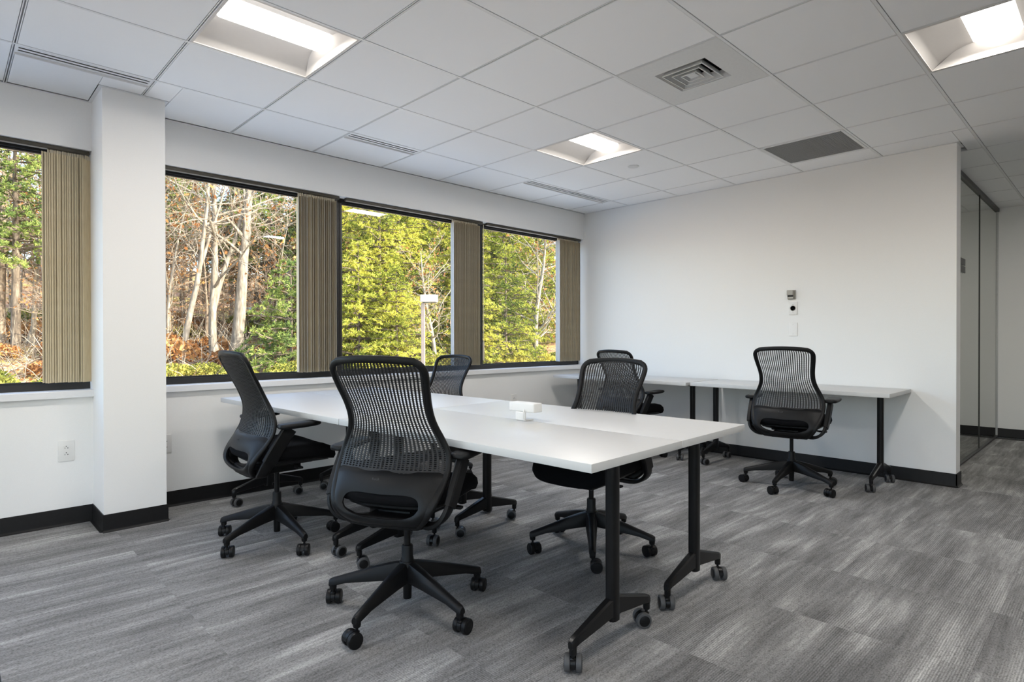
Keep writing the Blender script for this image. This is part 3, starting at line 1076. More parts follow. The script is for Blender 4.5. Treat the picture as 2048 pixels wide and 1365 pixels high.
    for k in range(N):
        a = 2 * math.pi * k / N
        ho, ou = hole(a), None
        ang = math.atan2(ho[1] - hole_c[1], ho[0])
        ou = outl(ang)
        lp = []
        for q in range(K):
            t = q / (K - 1)
            y = ho[0] + (ou[0] - ho[0]) * t; z = ho[1] + (ou[1] - ho[1]) * t
            belly = 0.010 * math.sin(math.pi * t)
            lp.append(S(y, z, th2 / 2 + belly))
        for q in range(K - 1, -1, -1):
            t = q / (K - 1)
            y = ho[0] + (ou[0] - ho[0]) * t; z = ho[1] + (ou[1] - ho[1]) * t
            lp.append(S(y, z, -th2 / 2))
        loops.append(lp)
    sh.loft(loops, False, True)
    C['shell'] = sh.mesh('back_shell', M['plastic'], 50)
    # small embossed maker's mark on the shell, as a raised strip of strokes
    cu = bpy.data.curves.new('mark', 'FONT')
    cu.body = 'Knoll'; cu.size = 0.0145; cu.extrude = 0.0006; cu.align_x = 'CENTER'
    fo_ = bpy.data.objects.new('mark', cu); COL.objects.link(fo_)
    dg_ = bpy.context.evaluated_depsgraph_get(); dg_.update()
    mk = bpy.data.meshes.new_from_object(fo_.evaluated_get(dg_))
    bpy.data.objects.remove(fo_)
    mk.transform(Matrix(((0, 0, -1, 0), (-1, 0, 0, 0), (0, 1, 0, 0), (0, 0, 0, 1))))
    c0 = S(0.026, 0.584, th2 / 2 + 0.0105)
    mk.transform(Matrix.Translation((c0.x - 0.001, 0.026, 0.578)))
    mk.materials.clear(); mk.materials.append(M['tyre'])
    C['mark'] = mk
    # --- seat cushion
    st = MB()
    def seat_loop(ins, z, hx=0.245, hy=0.248, cx=0.035, n=40, e=4.2, drop=1.0):
        lp = []
        for k in range(n):
            a = 2 * math.pi * k / n
            ca, sa = math.cos(a), math.sin(a)
            x = (hx - ins) * math.copysign(abs(ca) ** (2 / e), ca)
            y = (hy - ins) * math.copysign(abs(sa) ** (2 / e), sa)
            zz = z
            fx = max(0.0, (x - 0.06) / 0.19)
            zz -= drop * 0.050 * fx * fx
            zz += drop * 0.012 * (abs(y) / 0.248) ** 2
            if x < -0.12:
                zz += drop * 0.010 * ((-x - 0.12) / 0.12)
            lp.append((x + cx, y, zz))
        return lp
    st.loft([seat_loop(0.030, 0.470), seat_loop(0.008, 0.478), seat_loop(0.0, 0.500), seat_loop(0.004, 0.524), seat_loop(0.020, 0.541), seat_loop(0.060, 0.548), seat_loop(0.14, 0.546), seat_loop(0.22, 0.543)])
    C['seat'] = st.mesh('seat', M['cloth'], 60)
    pn = MB()
    pn.loft([seat_loop(0.13, 0.435, drop=0.6), seat_loop(0.07, 0.445, drop=0.7), seat_loop(0.034, 0.462, drop=0.9), seat_loop(0.034, 0.474, drop=1.0)])
    C['pan'] = pn.mesh('seat_pan', M['plastic'], 50)
    me = MB()
    me.box((0.0, 0, 0.418), (0.22, 0.15, 0.062), 0.016, seg=2)
    me.box((-0.12, 0, 0.412), (0.15, 0.20, 0.040), 0.012, seg=2)
    me.box((0.03, 0, 0.445), (0.26, 0.24, 0.028), 0.010, seg=2)
    C['mech'] = me.mesh('tilt_mechanism', M['plastic'], 40)
    lv = MB()
    lv.tube([(0, 0, 0), (0.01, 0.05, 0.004), (0.02, 0.115, 0.002)], 0.006, 8)
    lv.box((0.022, 0.135, 0.002), (0.030, 0.055, 0.012), 0.005, seg=2)
    C['lever'] = lv.mesh('lever', M['plastic'], 40)
    # --- arm: flat bar rising from under the back, sleeve and pad
    for s in (1, -1):
        ar = MB()
        pts = [(-0.115, 0.09, 0.415), (-0.150, 0.175, 0.408), (-0.160, 0.225, 0.428), (-0.150, 0.255, 0.470), (-0.108, 0.266, 0.545), (-0.035, 0.270, 0.655)]
        dirs = []
        loops = []
        P_ = [Vector((x, y * s, z)) for x, y, z in pts]
        # refine
        Q = []
        for i in range(len(P_) - 1):
            for k in range(4):
                t = k / 4
                p0 = P_[max(i - 1, 0)]; p1 = P_[i]; p2 = P_[i + 1]; p3 = P_[min(i + 2, len(P_) - 1)]
                Q.append(0.5 * ((2 * p1) + (p2 - p0) * t + (2 * p0 - 5 * p1 + 4 * p2 - p3) * t * t + (3 * p1 - p0 - 3 * p2 + p3) * t ** 3))
        Q.append(P_[-1])
        for i, p in enumerate(Q):
            t = (Q[min(i + 1, len(Q) - 1)] - Q[max(i - 1, 0)]).normalized()
            f = Vector((1, 0, 0)); f = (f - t * f.dot(t)).normalized()
            o_ = t.cross(f).normalized()
            hw, ht = 0.026 + 0.006 * (i / len(Q)), 0.010
            lp = []
            for (a, b) in ((-1, -.6), (-.8, -1), (.8, -1), (1, -.6), (1, .6), (.8, 1), (-.8, 1), (-1, .6)):
                lp.append(p + f * (hw * a) + o_ * (ht * b))
            loops.append(lp)
        ar.loft(loops)
        C['arm', s] = ar.mesh('arm', M['plastic'], 40)
        sl = MB()
        a0, a1 = Q[-9], Q[-1]
        loops = []
        for i in range(len(Q) - 8, len(Q)):
            p = Q[i]
            t = (Q[min(i + 1, len(Q) - 1)] - Q[max(i - 1, 0)]).normalized()
            f = Vector((1, 0, 0)); f = (f - t * f.dot(t)).normalized()
            o_ = t.cross(f).normalized()
            hw, ht = 0.035, 0.0145
            loops.append([p + f * (hw * a) + o_ * (ht * b) for (a, b) in ((-1, -.6), (-.85, -1), (.85, -1), (1, -.6), (1, .6), (.85, 1), (-.85, 1), (-1, .6))])
        sl.loft(loops)
        C['sleeve', s] = sl.mesh('arm_sleeve', M['plastic'], 40)
        pd = MB()
        L_ = []
        for (x, hw, z, hh) in ((-0.098, 0.024, 0.670, 0.008), (-0.090, 0.036, 0.669, 0.013), (-0.06, 0.043, 0.669, 0.015), (0.02, 0.047, 0.671, 0.015), (0.085, 0.045, 0.674, 0.014), (0.112, 0.036, 0.675, 0.012), (0.122, 0.022, 0.675, 0.008)):
            lp = []
            for k in range(14):
                a = 2 * math.pi * k / 14
                ca, sa = math.cos(a), math.sin(a)
                lp.append((x, s * 0.276 + hw * math.copysign(abs(ca) ** 0.6, ca), z + hh * math.copysign(abs(sa) ** 0.6, sa)))
            L_.append(lp)
        pd.loft(L_)
        C['pad', s] = pd.mesh('arm_pad', M['plastic'], 50)
    # --- column and base
    gc = MB().lathe([(0, 0.20), (0.0135, 0.20), (0.0135, 0.40), (0, 0.40)], 16)
    C['gas'] = gc.mesh('gas_cylinder', M['blackmetal'], 40)
    sv = MB().lathe([(0, 0.185), (0.026, 0.185), (0.026, 0.215), (0.0235, 0.218), (0.0235, 0.262), (0.021, 0.268), (0, 0.268)], 20)
    C['sleevecol'] = sv.mesh('column_sleeve', M['plastic'], 40)
    hb = MB().lathe([(0, 0.046), (0.0165, 0.046), (0.0175, 0.05), (0.0185, 0.12), (0.034, 0.13), (0.040, 0.16), (0.036, 0.19), (0.030, 0.203), (0, 0.203)], 24)
    C['hub'] = hb.mesh('base_hub', M['plastic'], 40)
    lg = MB()
    L_ = []
    for (r, hw, zt_, zb_) in ((0.012, 0.026, 0.203, 0.125), (0.05, 0.030, 0.197, 0.122), (0.11, 0.0275, 0.182, 0.118), (0.19, 0.0225, 0.158, 0.108), (0.26, 0.0190, 0.136, 0.100), (0.305, 0.0175, 0.122, 0.088), (0.327, 0.0165, 0.115, 0.082), (0.337, 0.0120, 0.109, 0.082)):
        # rounded roof-shaped section
        L_.append([(r, -hw, zb_ + 0.004), (r, -hw * 0.96, zt_ - (zt_ - zb_) * 0.45), (r, -hw * 0.55, zt_ - 0.004), (r, 0, zt_), (r, hw * 0.55, zt_ - 0.004), (r, hw * 0.96, zt_ - (zt_ - zb_) * 0.45), (r, hw, zb_ + 0.004), (r, hw * 0.7, zb_), (r, -hw * 0.7, zb_)])
    lg.loft(L_)
    lg.lathe([(0, 0.068), (0.0135, 0.068), (0.0150, 0.075), (0.0150, 0.10), (0, 0.10)], 12, Matrix.Translation((0.322, 0, 0)))
    C['leg'] = lg.mesh('base_leg', M['plastic'], 45)
    return C

def caster_meshes(tyre):
    hood = MB()
    hood.lathe([(0, 0.052), (0.0055, 0.052), (0.0055, 0.075), (0, 0.075)], 10)
    # hood: an arch over the gap between the wheels, trailing to one side
    L_ = []
    for y in (-0.0085, 0.0085):
        lp = []
        for k in range(13):
            a = math.pi * (-0.12 + 1.12 * k / 12)
            lp.append((-0.018 + 0.0295 * math.cos(a), y, 0.030 + 0.0295 * math.sin(a)))
        for k in range(12, -1, -1):
            a = math.pi * (-0.12 + 1.12 * k / 12)
            lp.append((-0.018 + 0.012 * math.cos(a), y, 0.030 + 0.012 * math.sin(a)))
        L_.append(lp)
    hood.loft(L_)
    hood.box((-0.004, 0, 0.050), (0.026, 0.020, 0.012), 0.004)
    hm = hood.mesh('caster_fork', M['wheel'] if not tyre else M['blackmetal'], 40)
    w = MB()
    rot = Matrix.Rotation(R(90), 4, 'X')
    w.lathe([(0, -0.0095), (0.018, -0.0105), (0.021, -0.0095), (0.026, -0.0105), (0.0290, -0.0085), (0.0300, -0.004), (0.0300, 0.005), (0.0285, 0.009), (0.022, 0.0105), (0, 0.010)], 22, rot, 0)
    if tyre:
        # grey tread on a black disc
        w = MB()
        w.lathe([(0.021, -0.0100), (0.026, -0.0105), (0.0290, -0.0085), (0.0300, -0.004), (0.0300, 0.005), (0.0285, 0.009), (0.021, 0.0100)], 22, rot, 0)
        w.lathe([(0, -0.0112), (0.0200, -0.0112), (0.0212, -0.0104), (0.0212, 0.0104), (0.0200, 0.0112), (0, 0.0112)], 22, rot, 1)
        wm_ = w.mesh('wheel', [M['tyre'], M['wheel']], 40)
    else:
        wm_ = w.mesh('wheel', M['wheel'], 40)
    return hm, wm_
CM = chair_meshes()
CAST = caster_meshes(False)
CASTT = caster_meshes(True)
def add_caster(parent, x, y, ang, kind, z=0.0):
    hm, wm_ = kind
    c = link('caster', hm, parent, (x, y, z), (0, 0, ang))
    for s in (-1, 1):
        link('wheel', wm_, c, (-0.018, s * 0.0195, 0.0300))
    return c

def chair(label, x, y, face, phase, seed, lift=0.0, tilt=0.0):
    t = thing('task_chair', label, 'chair', (x, y, 0), R(face), 'black mesh back task chairs')
    r = random.Random(seed)
    L0 = (0, 0, lift)
    bk = (0, R(tilt), 0)
    link('back_frame', CM['frame'], t, L0, bk)
    link('back_net', CM['net'], t, L0, bk)
    s_ = link('back_shell', CM['shell'], t, L0, bk)
    link('emblem', CM['mark'], s_)
    link('seat', CM['seat'], t, L0)
    link('seat_pan', CM['pan'], t, L0)
    mc = link('tilt_mechanism', CM['mech'], t, L0)
    for s in (1, -1):
        l = link('lever', CM['lever'], mc, (0.06, s * 0.07, 0.43), (0, 0, 0 if s > 0 else math.pi))
        a = link('arm', CM['arm', s], t, L0)
        link('arm_sleeve', CM['sleeve', s], a)
        link('arm_pad', CM['pad', s], t, L0)
    link('gas_cylinder', CM['gas'], t)
    link('column_sleeve', CM['sleevecol'], t)
    link('base_hub', CM['hub'], t, (0, 0, 0), (0, 0, R(phase - face)))
    for k in range(5):
        a = R(phase - face + 72 * k)
        link('base_leg', CM['leg'], t, (0, 0, 0), (0, 0, a))
        add_caster(t, 0.322 * math.cos(a), 0.322 * math.sin(a), r.uniform(0, 6.28), CAST)
    return t

# ================================================================= TABLES
ZTAB = 0.722
def table_parts():
    T = {}
    f = MB()
    # one arm of the T foot, pointing +x from the post
    L_ = []
    for (r, hw, zt_, zb_) in ((0.010, 0.017, 0.190, 0.118), (0.030, 0.017, 0.186, 0.120), (0.09, 0.0165, 0.168, 0.112), (0.16, 0.0155, 0.146, 0.103), (0.215, 0.0145, 0.129, 0.096), (0.238, 0.0135, 0.121, 0.090), (0.248, 0.009, 0.113, 0.088)):
        L_.append([(r, -hw, zb_ + 0.003), (r, -hw, zt_ - 0.006), (r, -hw * .6, zt_), (r, hw * .6, zt_), (r, hw, zt_ - 0.006), (r, hw, zb_ + 0.003), (r, hw * .7, zb_), (r, -hw * .7, zb_)])
    f.loft(L_)
    f.lathe([(0, 0.066), (0.0125, 0.066), (0.0135, 0.072), (0.0135, 0.105), (0, 0.105)], 12, Matrix.Translation((0.233, 0, 0)))
    T['foot'] = f.mesh('foot', M['blackmetal'], 40)
    p = MB()
    # oval extruded post with a shallow flute
    lp = []
    n = 28
    for k in range(n):
        a = 2 * math.pi * k / n
        ca, sa = math.cos(a), math.sin(a)
        rx = 0.026 * math.copysign(abs(ca) ** 0.75, ca); ry = 0.022 * math.copysign(abs(sa) ** 0.75, sa)
        if abs(sa) < 0.12:
            rx *= 0.93
        lp.append((rx, ry))
    p.loft([[(a, b, 0.105) for a, b in lp], [(a, b, ZTAB - 0.03) for a, b in lp]])
    T['post'] = p.mesh('leg', M['blackmetal'], 40)
    b = MB()
    b.box((0, 0, ZTAB - 0.0345), (0.36, 0.060, 0.009), 0.002)
    b.box((0, 0, ZTAB - 0.045), (0.10, 0.075, 0.018), 0.005)
    T['bracket'] = b.mesh('bracket', M['blackmetal'], 40)
    return T
TP = table_parts()
def table(label, origin, rz, w, length, legs, foot_x, seed, group):
    """origin is the near left corner on the floor; x across, y along"""
    t = thing('desk_table', label, 'table', (*origin, 0), rz, group)
    top = MB().box((w / 2, length / 2, ZTAB - 0.015), (w, length, 0.030), 0.0025, seg=2)
    me = top.mesh('table_top', [M['top'], M['edge']], 30)
    for p in me.polygons:
        if abs(p.normal.z) < 0.7:
            p.material_index = 1
    link('table_top', me, t)
    r = random.Random(seed)
    for ly in legs:
        link('leg', TP['post'], t, (foot_x, ly, 0))
        link('bracket', TP['bracket'], t, (w / 2, ly, 0))
        for s in (0, 1):
            link('foot', TP['foot'], t, (foot_x, ly, 0), (0, 0, math.pi * s))
            add_caster(t, foot_x + (0.233 if s == 0 else -0.233), ly, r.uniform(-0.9, 0.9) + (math.pi if s else 0), CASTT)
    m = MB().box((w / 2, (legs[0] + legs[1]) / 2, ZTAB - 0.042), (0.045, legs[1] - legs[0] - 0.02, 0.022), 0.003)
    link('rail', m.mesh('rail', M['blackmetal'], 30), t)
    return t
CR = R(2.3)
C0 = Vector((0.612, -2.627))
cxv, cyv = Vector((math.cos(CR), math.sin(CR))), Vector((-math.sin(CR), math.cos(CR)))
def cl(u, v):
    q = C0 + cxv * u + cyv * v
    return (q.x, q.y)
TW = 0.5965
GT = 'four white tables of the central cluster'
table('white table of the central cluster, front left, with the near corner towards the camera', cl(0, 0), CR, TW, 1.548, (0.098, 1.41), 0.262, 1, GT)
table('white table of the central cluster, front right, with the power box at its inner edge', cl(TW + 0.006, 0), CR, TW, 1.548, (0.098, 1.41), 0.290, 2, GT)
table('white table of the central cluster, back left, its end near the window wall', cl(0, 1.552), CR, TW, 1.535, (1.63 - 1.552, 2.94 - 1.552), 0.262, 3, GT)
table('white table of the central cluster, back right, behind the first chair', cl(TW + 0.006, 1.552), CR, TW, 1.535, (1.63 - 1.552, 2.94 - 1.552), 0.290, 4, GT)
GB = 'two white tables along the far wall'
# along the far wall: local x runs away from the room
table('white table against the far wall in the corner below the windows', (3.935, -1.062), 0, 0.61, 1.60, (0.09, 1.46), 0.285, 5, GB)
table('white table against the far wall under the thermostat, its right end near the corridor', (3.978, -2.640), 0, 0.61, 1.560, (0.112, 1.425), 0.222, 6, GB)

# chairs: x, y, facing (deg), base phase
chair('black mesh back task chair nearest the camera, seen from behind, at the central tables', 0.512, -1.738, 27, 57.5, 11)
chair('black mesh back task chair at the left end of the central tables, seen side-on', 0.470, -0.515, -1, 56, 12)
chair('black mesh back task chair on the right side of the central tables, facing the camera', 1.620, -1.826, 186, 3.5, 13, -0.05)
chair('black mesh back task chair at the far wall under the thermostat, seen from behind', 3.735, -2.058, 7, 37, 14)
chair('black mesh back task chair in the far corner, mostly hidden behind another chair', 3.84, -0.53, -4, 20, 15, -0.045)
chair('black mesh back task chair behind the central tables, its top edge blue with window light', 2.060, 0.165, 188, 10, 16, -0.08)

# power box clamped in the gap between the cluster tables
def power_box():
    p = cl(TW + 0.004, 0.84)
    t = thing('power_box', 'white power box standing on a bracket in the gap between the tables', 'power outlet', (p[0], p[1], ZTAB), CR)
    b = MB().box((0.006, 0.0, 0.066), (0.062, 0.165, 0.044), 0.006, seg=3)
    link('body', b.mesh('power_body', M['white'], 40), t)
    c = MB()
    prof = [(-0.026, 0.044), (-0.030, 0.040), (-0.030, 0.006), (-0.024, 0.0), (0.030, 0.0), (0.030, 0.005), (-0.022, 0.006), (-0.024, 0.010), (-0.024, 0.040), (-0.020, 0.044)]
    c.prism([(a, b_) for a, b_ in prof], 1, -0.03, 0.032)
    link('bracket', c.mesh('power_bracket', M['white'], 40), t)
    k = MB().tube([(-0.026, -0.020, 0.055), (-0.036, -0.024, 0.040), (-0.039, -0.026, 0.020), (-0.034, -0.028, 0.005)], 0.0035, 8)
    link('cable', k.mesh('power_cable', M['white'], 50), t)
    s = MB()
    for q in (-0.045, 0.0, 0.045):
        s.box((0.0375, q, 0.066), (0.002, 0.028, 0.026), 0.003)
    link('sockets', s.mesh('sockets', M['dark'], 0), t)
power_box()

# ================================================================= WALL DEVICES
def outlet_y(label, x, z, y=YW):
    t = thing('wall_outlet', label, 'outlet', (x, y, z), 0, 'wall outlets under the windows')
    p = MB().box((0, -0.003, 0), (0.079, 0.006, 0.124), 0.004, seg=2)
    link('cover_plate', p.mesh('cover_plate', M['white'], 40), t)
    for s in (1, -1):
        q = MB()
        lp = []
        for k in range(20):
            a = 2 * math.pi * k / 20
            lp.append((0.0165 * math.copysign(abs(math.cos(a)) ** .6, math.cos(a)), 0.014 * math.copysign(abs(math.sin(a)) ** .8, math.sin(a))))
        q.loft([[(a, -0.0055, b) for a, b in lp], [(a, -0.0080, b) for a, b in lp]])
        r_ = link('receptacle', q.mesh('receptacle', M['white'], 30), t, (0, 0, s * 0.0195))
        d = MB()
        d.box((-0.0065, -0.0082, -0.002), (0.0022, 0.001, 0.008)); d.box((0.0065, -0.0082, -0.002), (0.0022, 0.001, 0.0065)); d.box((0.0095, -0.0082, -0.002), (0.006, 0.001, 0.002))
        d.lathe([(0, -0.0005), (0.0028, -0.0005), (0.0028, 0.0005), (0, 0.0005)], 10, Matrix.Translation((0, -0.0082, 0.0085)) @ Matrix.Rotation(R(90), 4, 'X'))
        link('slots', d.mesh('slots', M['dark'], 0), r_)
    return t
outlet_y('white duplex outlet on the wall under the left window', -0.336, 0.447)
outlet_y('white outlet half hidden beside the column', 0.194, 0.422)
outlet_y('white outlet low on the wall just above the table edge', 3.43, 0.475)

def thermostat():
    t = thing('thermostat', 'small grey metal thermostat box on the far wall', 'thermostat', (XB, -1.735, 1.507))
    b = MB().box((-0.006, 0, 0), (0.012, 0.066, 0.082), 0.002)
    link('back_plate', b.mesh('thermostat_plate', M['nickel'], 30), t)
    u = MB().box((-0.026, 0.004, 0.018), (0.030, 0.054, 0.044), 0.003)
    u.box((-0.018, 0.004, -0.019), (0.018, 0.054, 0.034), 0.002)
    link('cover', u.mesh('thermostat_cover', M['nickel'], 30), t)
    w = MB().box((-0.028, 0.004, -0.012), (0.002, 0.046, 0.014))
    link('scale_window', w.mesh('scale_window', M['dark'], 0), t)
thermostat()
def dial():
    t = thing('dial_plate', 'white wall plate with a round control dial below the thermostat', 'wall control', (XB, -1.746, 1.387))
    b = MB().box((-0.004, 0, 0), (0.008, 0.072, 0.117), 0.003, seg=2)
    link('cover_plate', b.mesh('dial_cover', M['white'], 40), t)
    rr = Matrix.Rotation(R(-90), 4, 'Y')
    k = MB().lathe([(0.021, 0.008), (0.024, 0.008), (0.024, 0.0095), (0.021, 0.0095), (0.021, 0.008)], 28, rr)
    link('dial_ring', k.mesh('dial_ring', M['nickel'], 40), t)
    k = MB().lathe([(0, 0.008), (0.0035, 0.008), (0.003, 0.012), (0, 0.0125)], 18, rr)
    k.box((-0.0095, -0.008, -0.009), (0.002, 0.0022, 0.020), 0.0005, rot=Matrix.Rotation(R(42), 3, 'X'))
    link('knob', k.mesh('dial_knob', M['dark'], 40), t)
    for s in (1, -1):
        q = MB().lathe([(0, 0.008), (0.0035, 0.008), (0.003, 0.0095), (0, 0.0095)], 10, rr)
        link('screw', q.mesh('screw', M['nickel'], 30), t, (0, 0, 0.032 * s))
dial()
def blank():
    t = thing('blank_plate', 'plain white blank wall plate, lowest of three devices on the far wall', 'wall plate', (XB, -1.746, 1.199))
    b = MB().box((-0.003, 0, 0), (0.006, 0.074, 0.120), 0.003, seg=2)
    link('cover_plate', b.mesh('blank_cover', M['wall'], 40), t)
    rr = Matrix.Rotation(R(-90), 4, 'Y')
    for s in (1, -1):
        q = MB().lathe([(0, 0.006), (0.0035, 0.006), (0.003, 0.0072), (0, 0.0072)], 10, rr)
        link('screw', q.mesh('screw', M['louvre'], 30), t, (0, 0, 0.042 * s))
blank()

# ================================================================= CORRIDOR
def partition():
    t = thing('glass_partition', 'floor to ceiling glass partition behind the free end of the far wall', 'glass wall', (XB + 0.15, -2.79, 0))
    x0, x1 = 0.0, XF - (XB + 0.15)
    mid = 6.565 - (XB + 0.15)
    tr = MB().box(((x0 + x1) / 2, 0, HC - 0.022), (x1 - x0, 0.04, 0.040), 0.003)
    link('top_track', tr.mesh('top_track', M['frame'], 30), t)
    bt = MB().box(((x0 + x1) / 2, 0, 0.010), (x1 - x0, 0.03, 0.018), 0.003)
    link('bottom_track', bt.mesh('bottom_track', M['frame'], 30), t)
    for a, b in ((x0, mid - 0.004), (mid + 0.004, x1)):
        p = MB().add([(a, 0, 0.018), (b, 0, 0.018), (b, 0, HC - 0.04), (a, 0, HC - 0.04)], [(0, 1, 2, 3)])
        link('pane', p.mesh('partition_pane', M['pglass'], 0, recalc=False), t)
    j = MB().box((mid, 0, HC / 2 - 0.01), (0.004, 0.012, HC - 0.06), 0.0005)
    link('joint', j.mesh('pane_joint', M['sign'], 0), t)
    e = MB().box((x1 - 0.006, 0, HC / 2 - 0.01), (0.012, 0.02, HC - 0.06), 0.001)
    link('end_channel', e.mesh('end_channel', M['alu'], 0), t)
partition()
t = thing('room_sign', 'two small dark sign plates, one above the other, on the glass partition', 'sign', (5.60, -2.798, 1.765))
for z in (0.032, -0.034):
    q = MB().box((0, 0, z), (0.30, 0.008, 0.058), 0.001)
    link('plate', q.mesh('sign_plate', M['sign'], 0), t)
def credenza():
    t = thing('credenza', 'pale grey low cabinet behind the glass partition', 'cabinet', (6.55, -1.75, 0))
    b = MB().box((0, 0, 0.37), (0.9, 0.45, 0.66), 0.004)
    link('body', b.mesh('credenza_body', M['credenza'], 30), t)
    q = MB().box((0, 0, 0.712), (0.93, 0.48, 0.024), 0.003)
    link('top', q.mesh('credenza_top', M['credenza'], 30), t)
    p = MB().box((0, 0, 0.02), (0.84, 0.40, 0.04), 0.002)
    link('plinth', p.mesh('credenza_plinth', M['dark'], 0), t)
    for s in (-1, 1):
        d = MB().box((s * 0.2235, -0.232, 0.37), (0.44, 0.016, 0.64), 0.003)
        do = link('door', d.mesh('credenza_door', M['credenza'], 30), t)
        h = MB().tube([(s * 0.03, -0.246, 0.50), (s * 0.03, -0.252, 0.55), (s * 0.03, -0.252, 0.60), (s * 0.03, -0.246, 0.65)], 0.005, 8)
        link('handle', h.mesh('handle', M['alu'], 40), do)
credenza()
# ================================================================= OUTDOORS
def sstep(t):
    t = max(0.0, min(1.0, t)); return t * t * (3 - 2 * t)
def ground_z(x, y):
    if y < 20:
        z = -3.6 + 3.1 * sstep((y - 14.5) / 5.5)
    else:
        z = -0.5 + 0.15 * (min(y, 45) - 20) + 0.20 * max(0, min(y, 75) - 45)
    k = sstep((y - 14) / 8)
    return z + k * (0.35 * mnoise.noise(Vector((x * 0.16, y * 0.16, 3.1))) + 0.10 * mnoise.noise(Vector((x * 0.7, y * 0.7, 8.3))))

gm = MB()
gxs = [-30 + 1.25 * k for k in range(120)]
gys = [-60, -40, -24, -12, -5, 1.2, 5, 9] + [9.8 + 0.8 * k for k in range(32)] + [36 + 2.5 * k for k in range(26)]
vs = [(x, y, ground_z(x, y)) for y in gys for x in gxs]
nx = len(gxs)
fs = [(j * nx + i, j * nx + i + 1, (j + 1) * nx + i + 1, (j + 1) * nx + i) for j in range(len(gys) - 1) for i in range(nx - 1)]
gm.add(vs, fs)
lot = MB().quadbox((-30, -60, -3.7), (60, 14.2, -3.56))  # hidden pale slab, added to bounce sunlight up onto the ceiling
struct('parking_lot', lot.mesh('parking_lot', M['concrete'], 0))
gr = link('ground', gm.mesh('ground', M['ground'], 180, recalc=False))
gr['kind'] = 'structure'

# --- bare trees
def rand_perp(t, rng):
    v = Vector((rng.uniform(-1, 1), rng.uniform(-1, 1), rng.uniform(-1, 1)))
    v = v - t * v.dot(t)
    return v.normalized() if v.length > 1e-4 else Vector((1, 0, 0))
def limb(mb, tips, p, d, length, r0, r1, nseg, sides, wander, lift, rng):
    pts = [p.copy()]; dirs = [d.copy()]
    for k in range(nseg):
        d = (d + rand_perp(d, rng) * wander + Vector((0, 0, lift))).normalized()
        p = p + d * (length / nseg)
        pts.append(p.copy()); dirs.append(d.copy())
    rad = [r0 + (r1 - r0) * k / nseg for k in range(nseg + 1)]
    mb.tube(pts, rad, sides)
    return pts, dirs, rad
def bare_tree(seed, H, r, lean=(0, 0), first=0.38, nl=11, leaves=160, spread=0.42, fork=0.0):
    rng = random.Random(seed)
    mb, lf = MB(), MB()
    d0 = Vector((lean[0], lean[1], 1)).normalized()
    tr, td, trr = limb(mb, None, Vector((0, 0, -0.4)), d0, H + .4, r, r * 0.16, 12, 9, 0.055, 0.01, rng)
    # root flare
    mb.tube([Vector((0, 0, -0.4)), Vector((0, 0, 0.25)), tr[1] * 0.6 + Vector((0, 0, 0.2))], [r * 1.45, r * 1.2, r * 0.98], 9)
    stems = [(tr, td, trr)]
    if fork:
        k = int(12 * fork)
        a = limb(mb, None, tr[k], (td[k] + rand_perp(td[k], rng) * 0.22).normalized(), H * (1 - fork) * 0.95, trr[k] * 0.8, r * 0.12, 8, 7, 0.07, 0.05, rng)
        stems.append(a)
    ends = []
    for (pts, ds, rr) in stems:
        for q in range(nl):
            t = first + (1 - first) * (q + rng.random()) / nl
            k = min(len(pts) - 2, int(t * (len(pts) - 1)))
            p = pts[k].lerp(pts[k + 1], rng.random())
            dd = (ds[k] * 0.55 + rand_perp(ds[k], rng)).normalized()
            Ll = H * spread * (1.15 - 0.6 * t) * rng.uniform(0.7, 1.15)
            lp, ld, lr = limb(mb, None, p, dd, Ll, rr[k] * 0.42, 0.016, 6, 5, 0.20, 0.06, rng)
            for b in range(6):
                kb = 1 + int(rng.random() * 5)
                bd = (ld[kb] * 0.6 + rand_perp(ld[kb], rng)).normalized()
                bp, bdir, br = limb(mb, None, lp[kb], bd, Ll * rng.uniform(0.28, 0.5), max(0.012, lr[kb] * 0.5), 0.007, 4, 4, 0.26, 0.05, rng)
                for c in range(4):
                    kc = 1 + int(rng.random() * 3)
                    cd = (bdir[kc] * 0.7 + rand_perp(bdir[kc], rng)).normalized()
                    cp, _, _ = limb(mb, None, bp[kc], cd, Ll * rng.uniform(0.14, 0.26), 0.010, 0.004, 3, 3, 0.3, 0.03, rng)
                    ends += cp[1:]
    for _ in range(leaves):
        p = rng.choice(ends) + Vector((rng.gauss(0, .06), rng.gauss(0, .06), rng.gauss(0, .06)))
        s = rng.uniform(0.05, 0.10)
        a = Vector((rng.gauss(0, 1), rng.gauss(0, 1), rng.gauss(0, 1))).normalized(); b = rand_perp(a, rng)
        lf.add([p - a * s - b * s * .6, p + a * s - b * s * .6, p + a * s + b * s * .6, p - a * s + b * s * .6], [(0, 1, 2, 3)])
    return mb, lf
TREES = {}
def tree_meshes(key, bark, leaf, **kw):
    mb, lf = bare_tree(**kw)
    TREES[key] = (mb.mesh('tree_trunk', M[bark], 60, recalc=False), lf.mesh('leaves', M[leaf], 0, recalc=False))
tree_meshes('oak', 'palebark', 'russet', seed=3, H=15, r=0.30, lean=(0.10, 0.0), first=0.30, nl=12, leaves=260)
tree_meshes('twin', 'palebark', 'russet', seed=8, H=14, r=0.19, lean=(0.01, 0.02), first=0.25, nl=12, leaves=260, fork=0.22)
tree_meshes('leaning', 'palebark', 'russet', seed=14, H=10, r=0.145, lean=(0.13, 0.05), first=0.45, nl=7, leaves=90, fork=0.45)
tree_meshes('slim', 'palebark', 'russet', seed=21, H=9, r=0.085, lean=(-0.02, 0.0), first=0.3, nl=9, leaves=120)
tree_meshes('dark', 'bark', 'russet', seed=33, H=15, r=0.22, lean=(0.03, 0.0), first=0.30, nl=13, leaves=420)
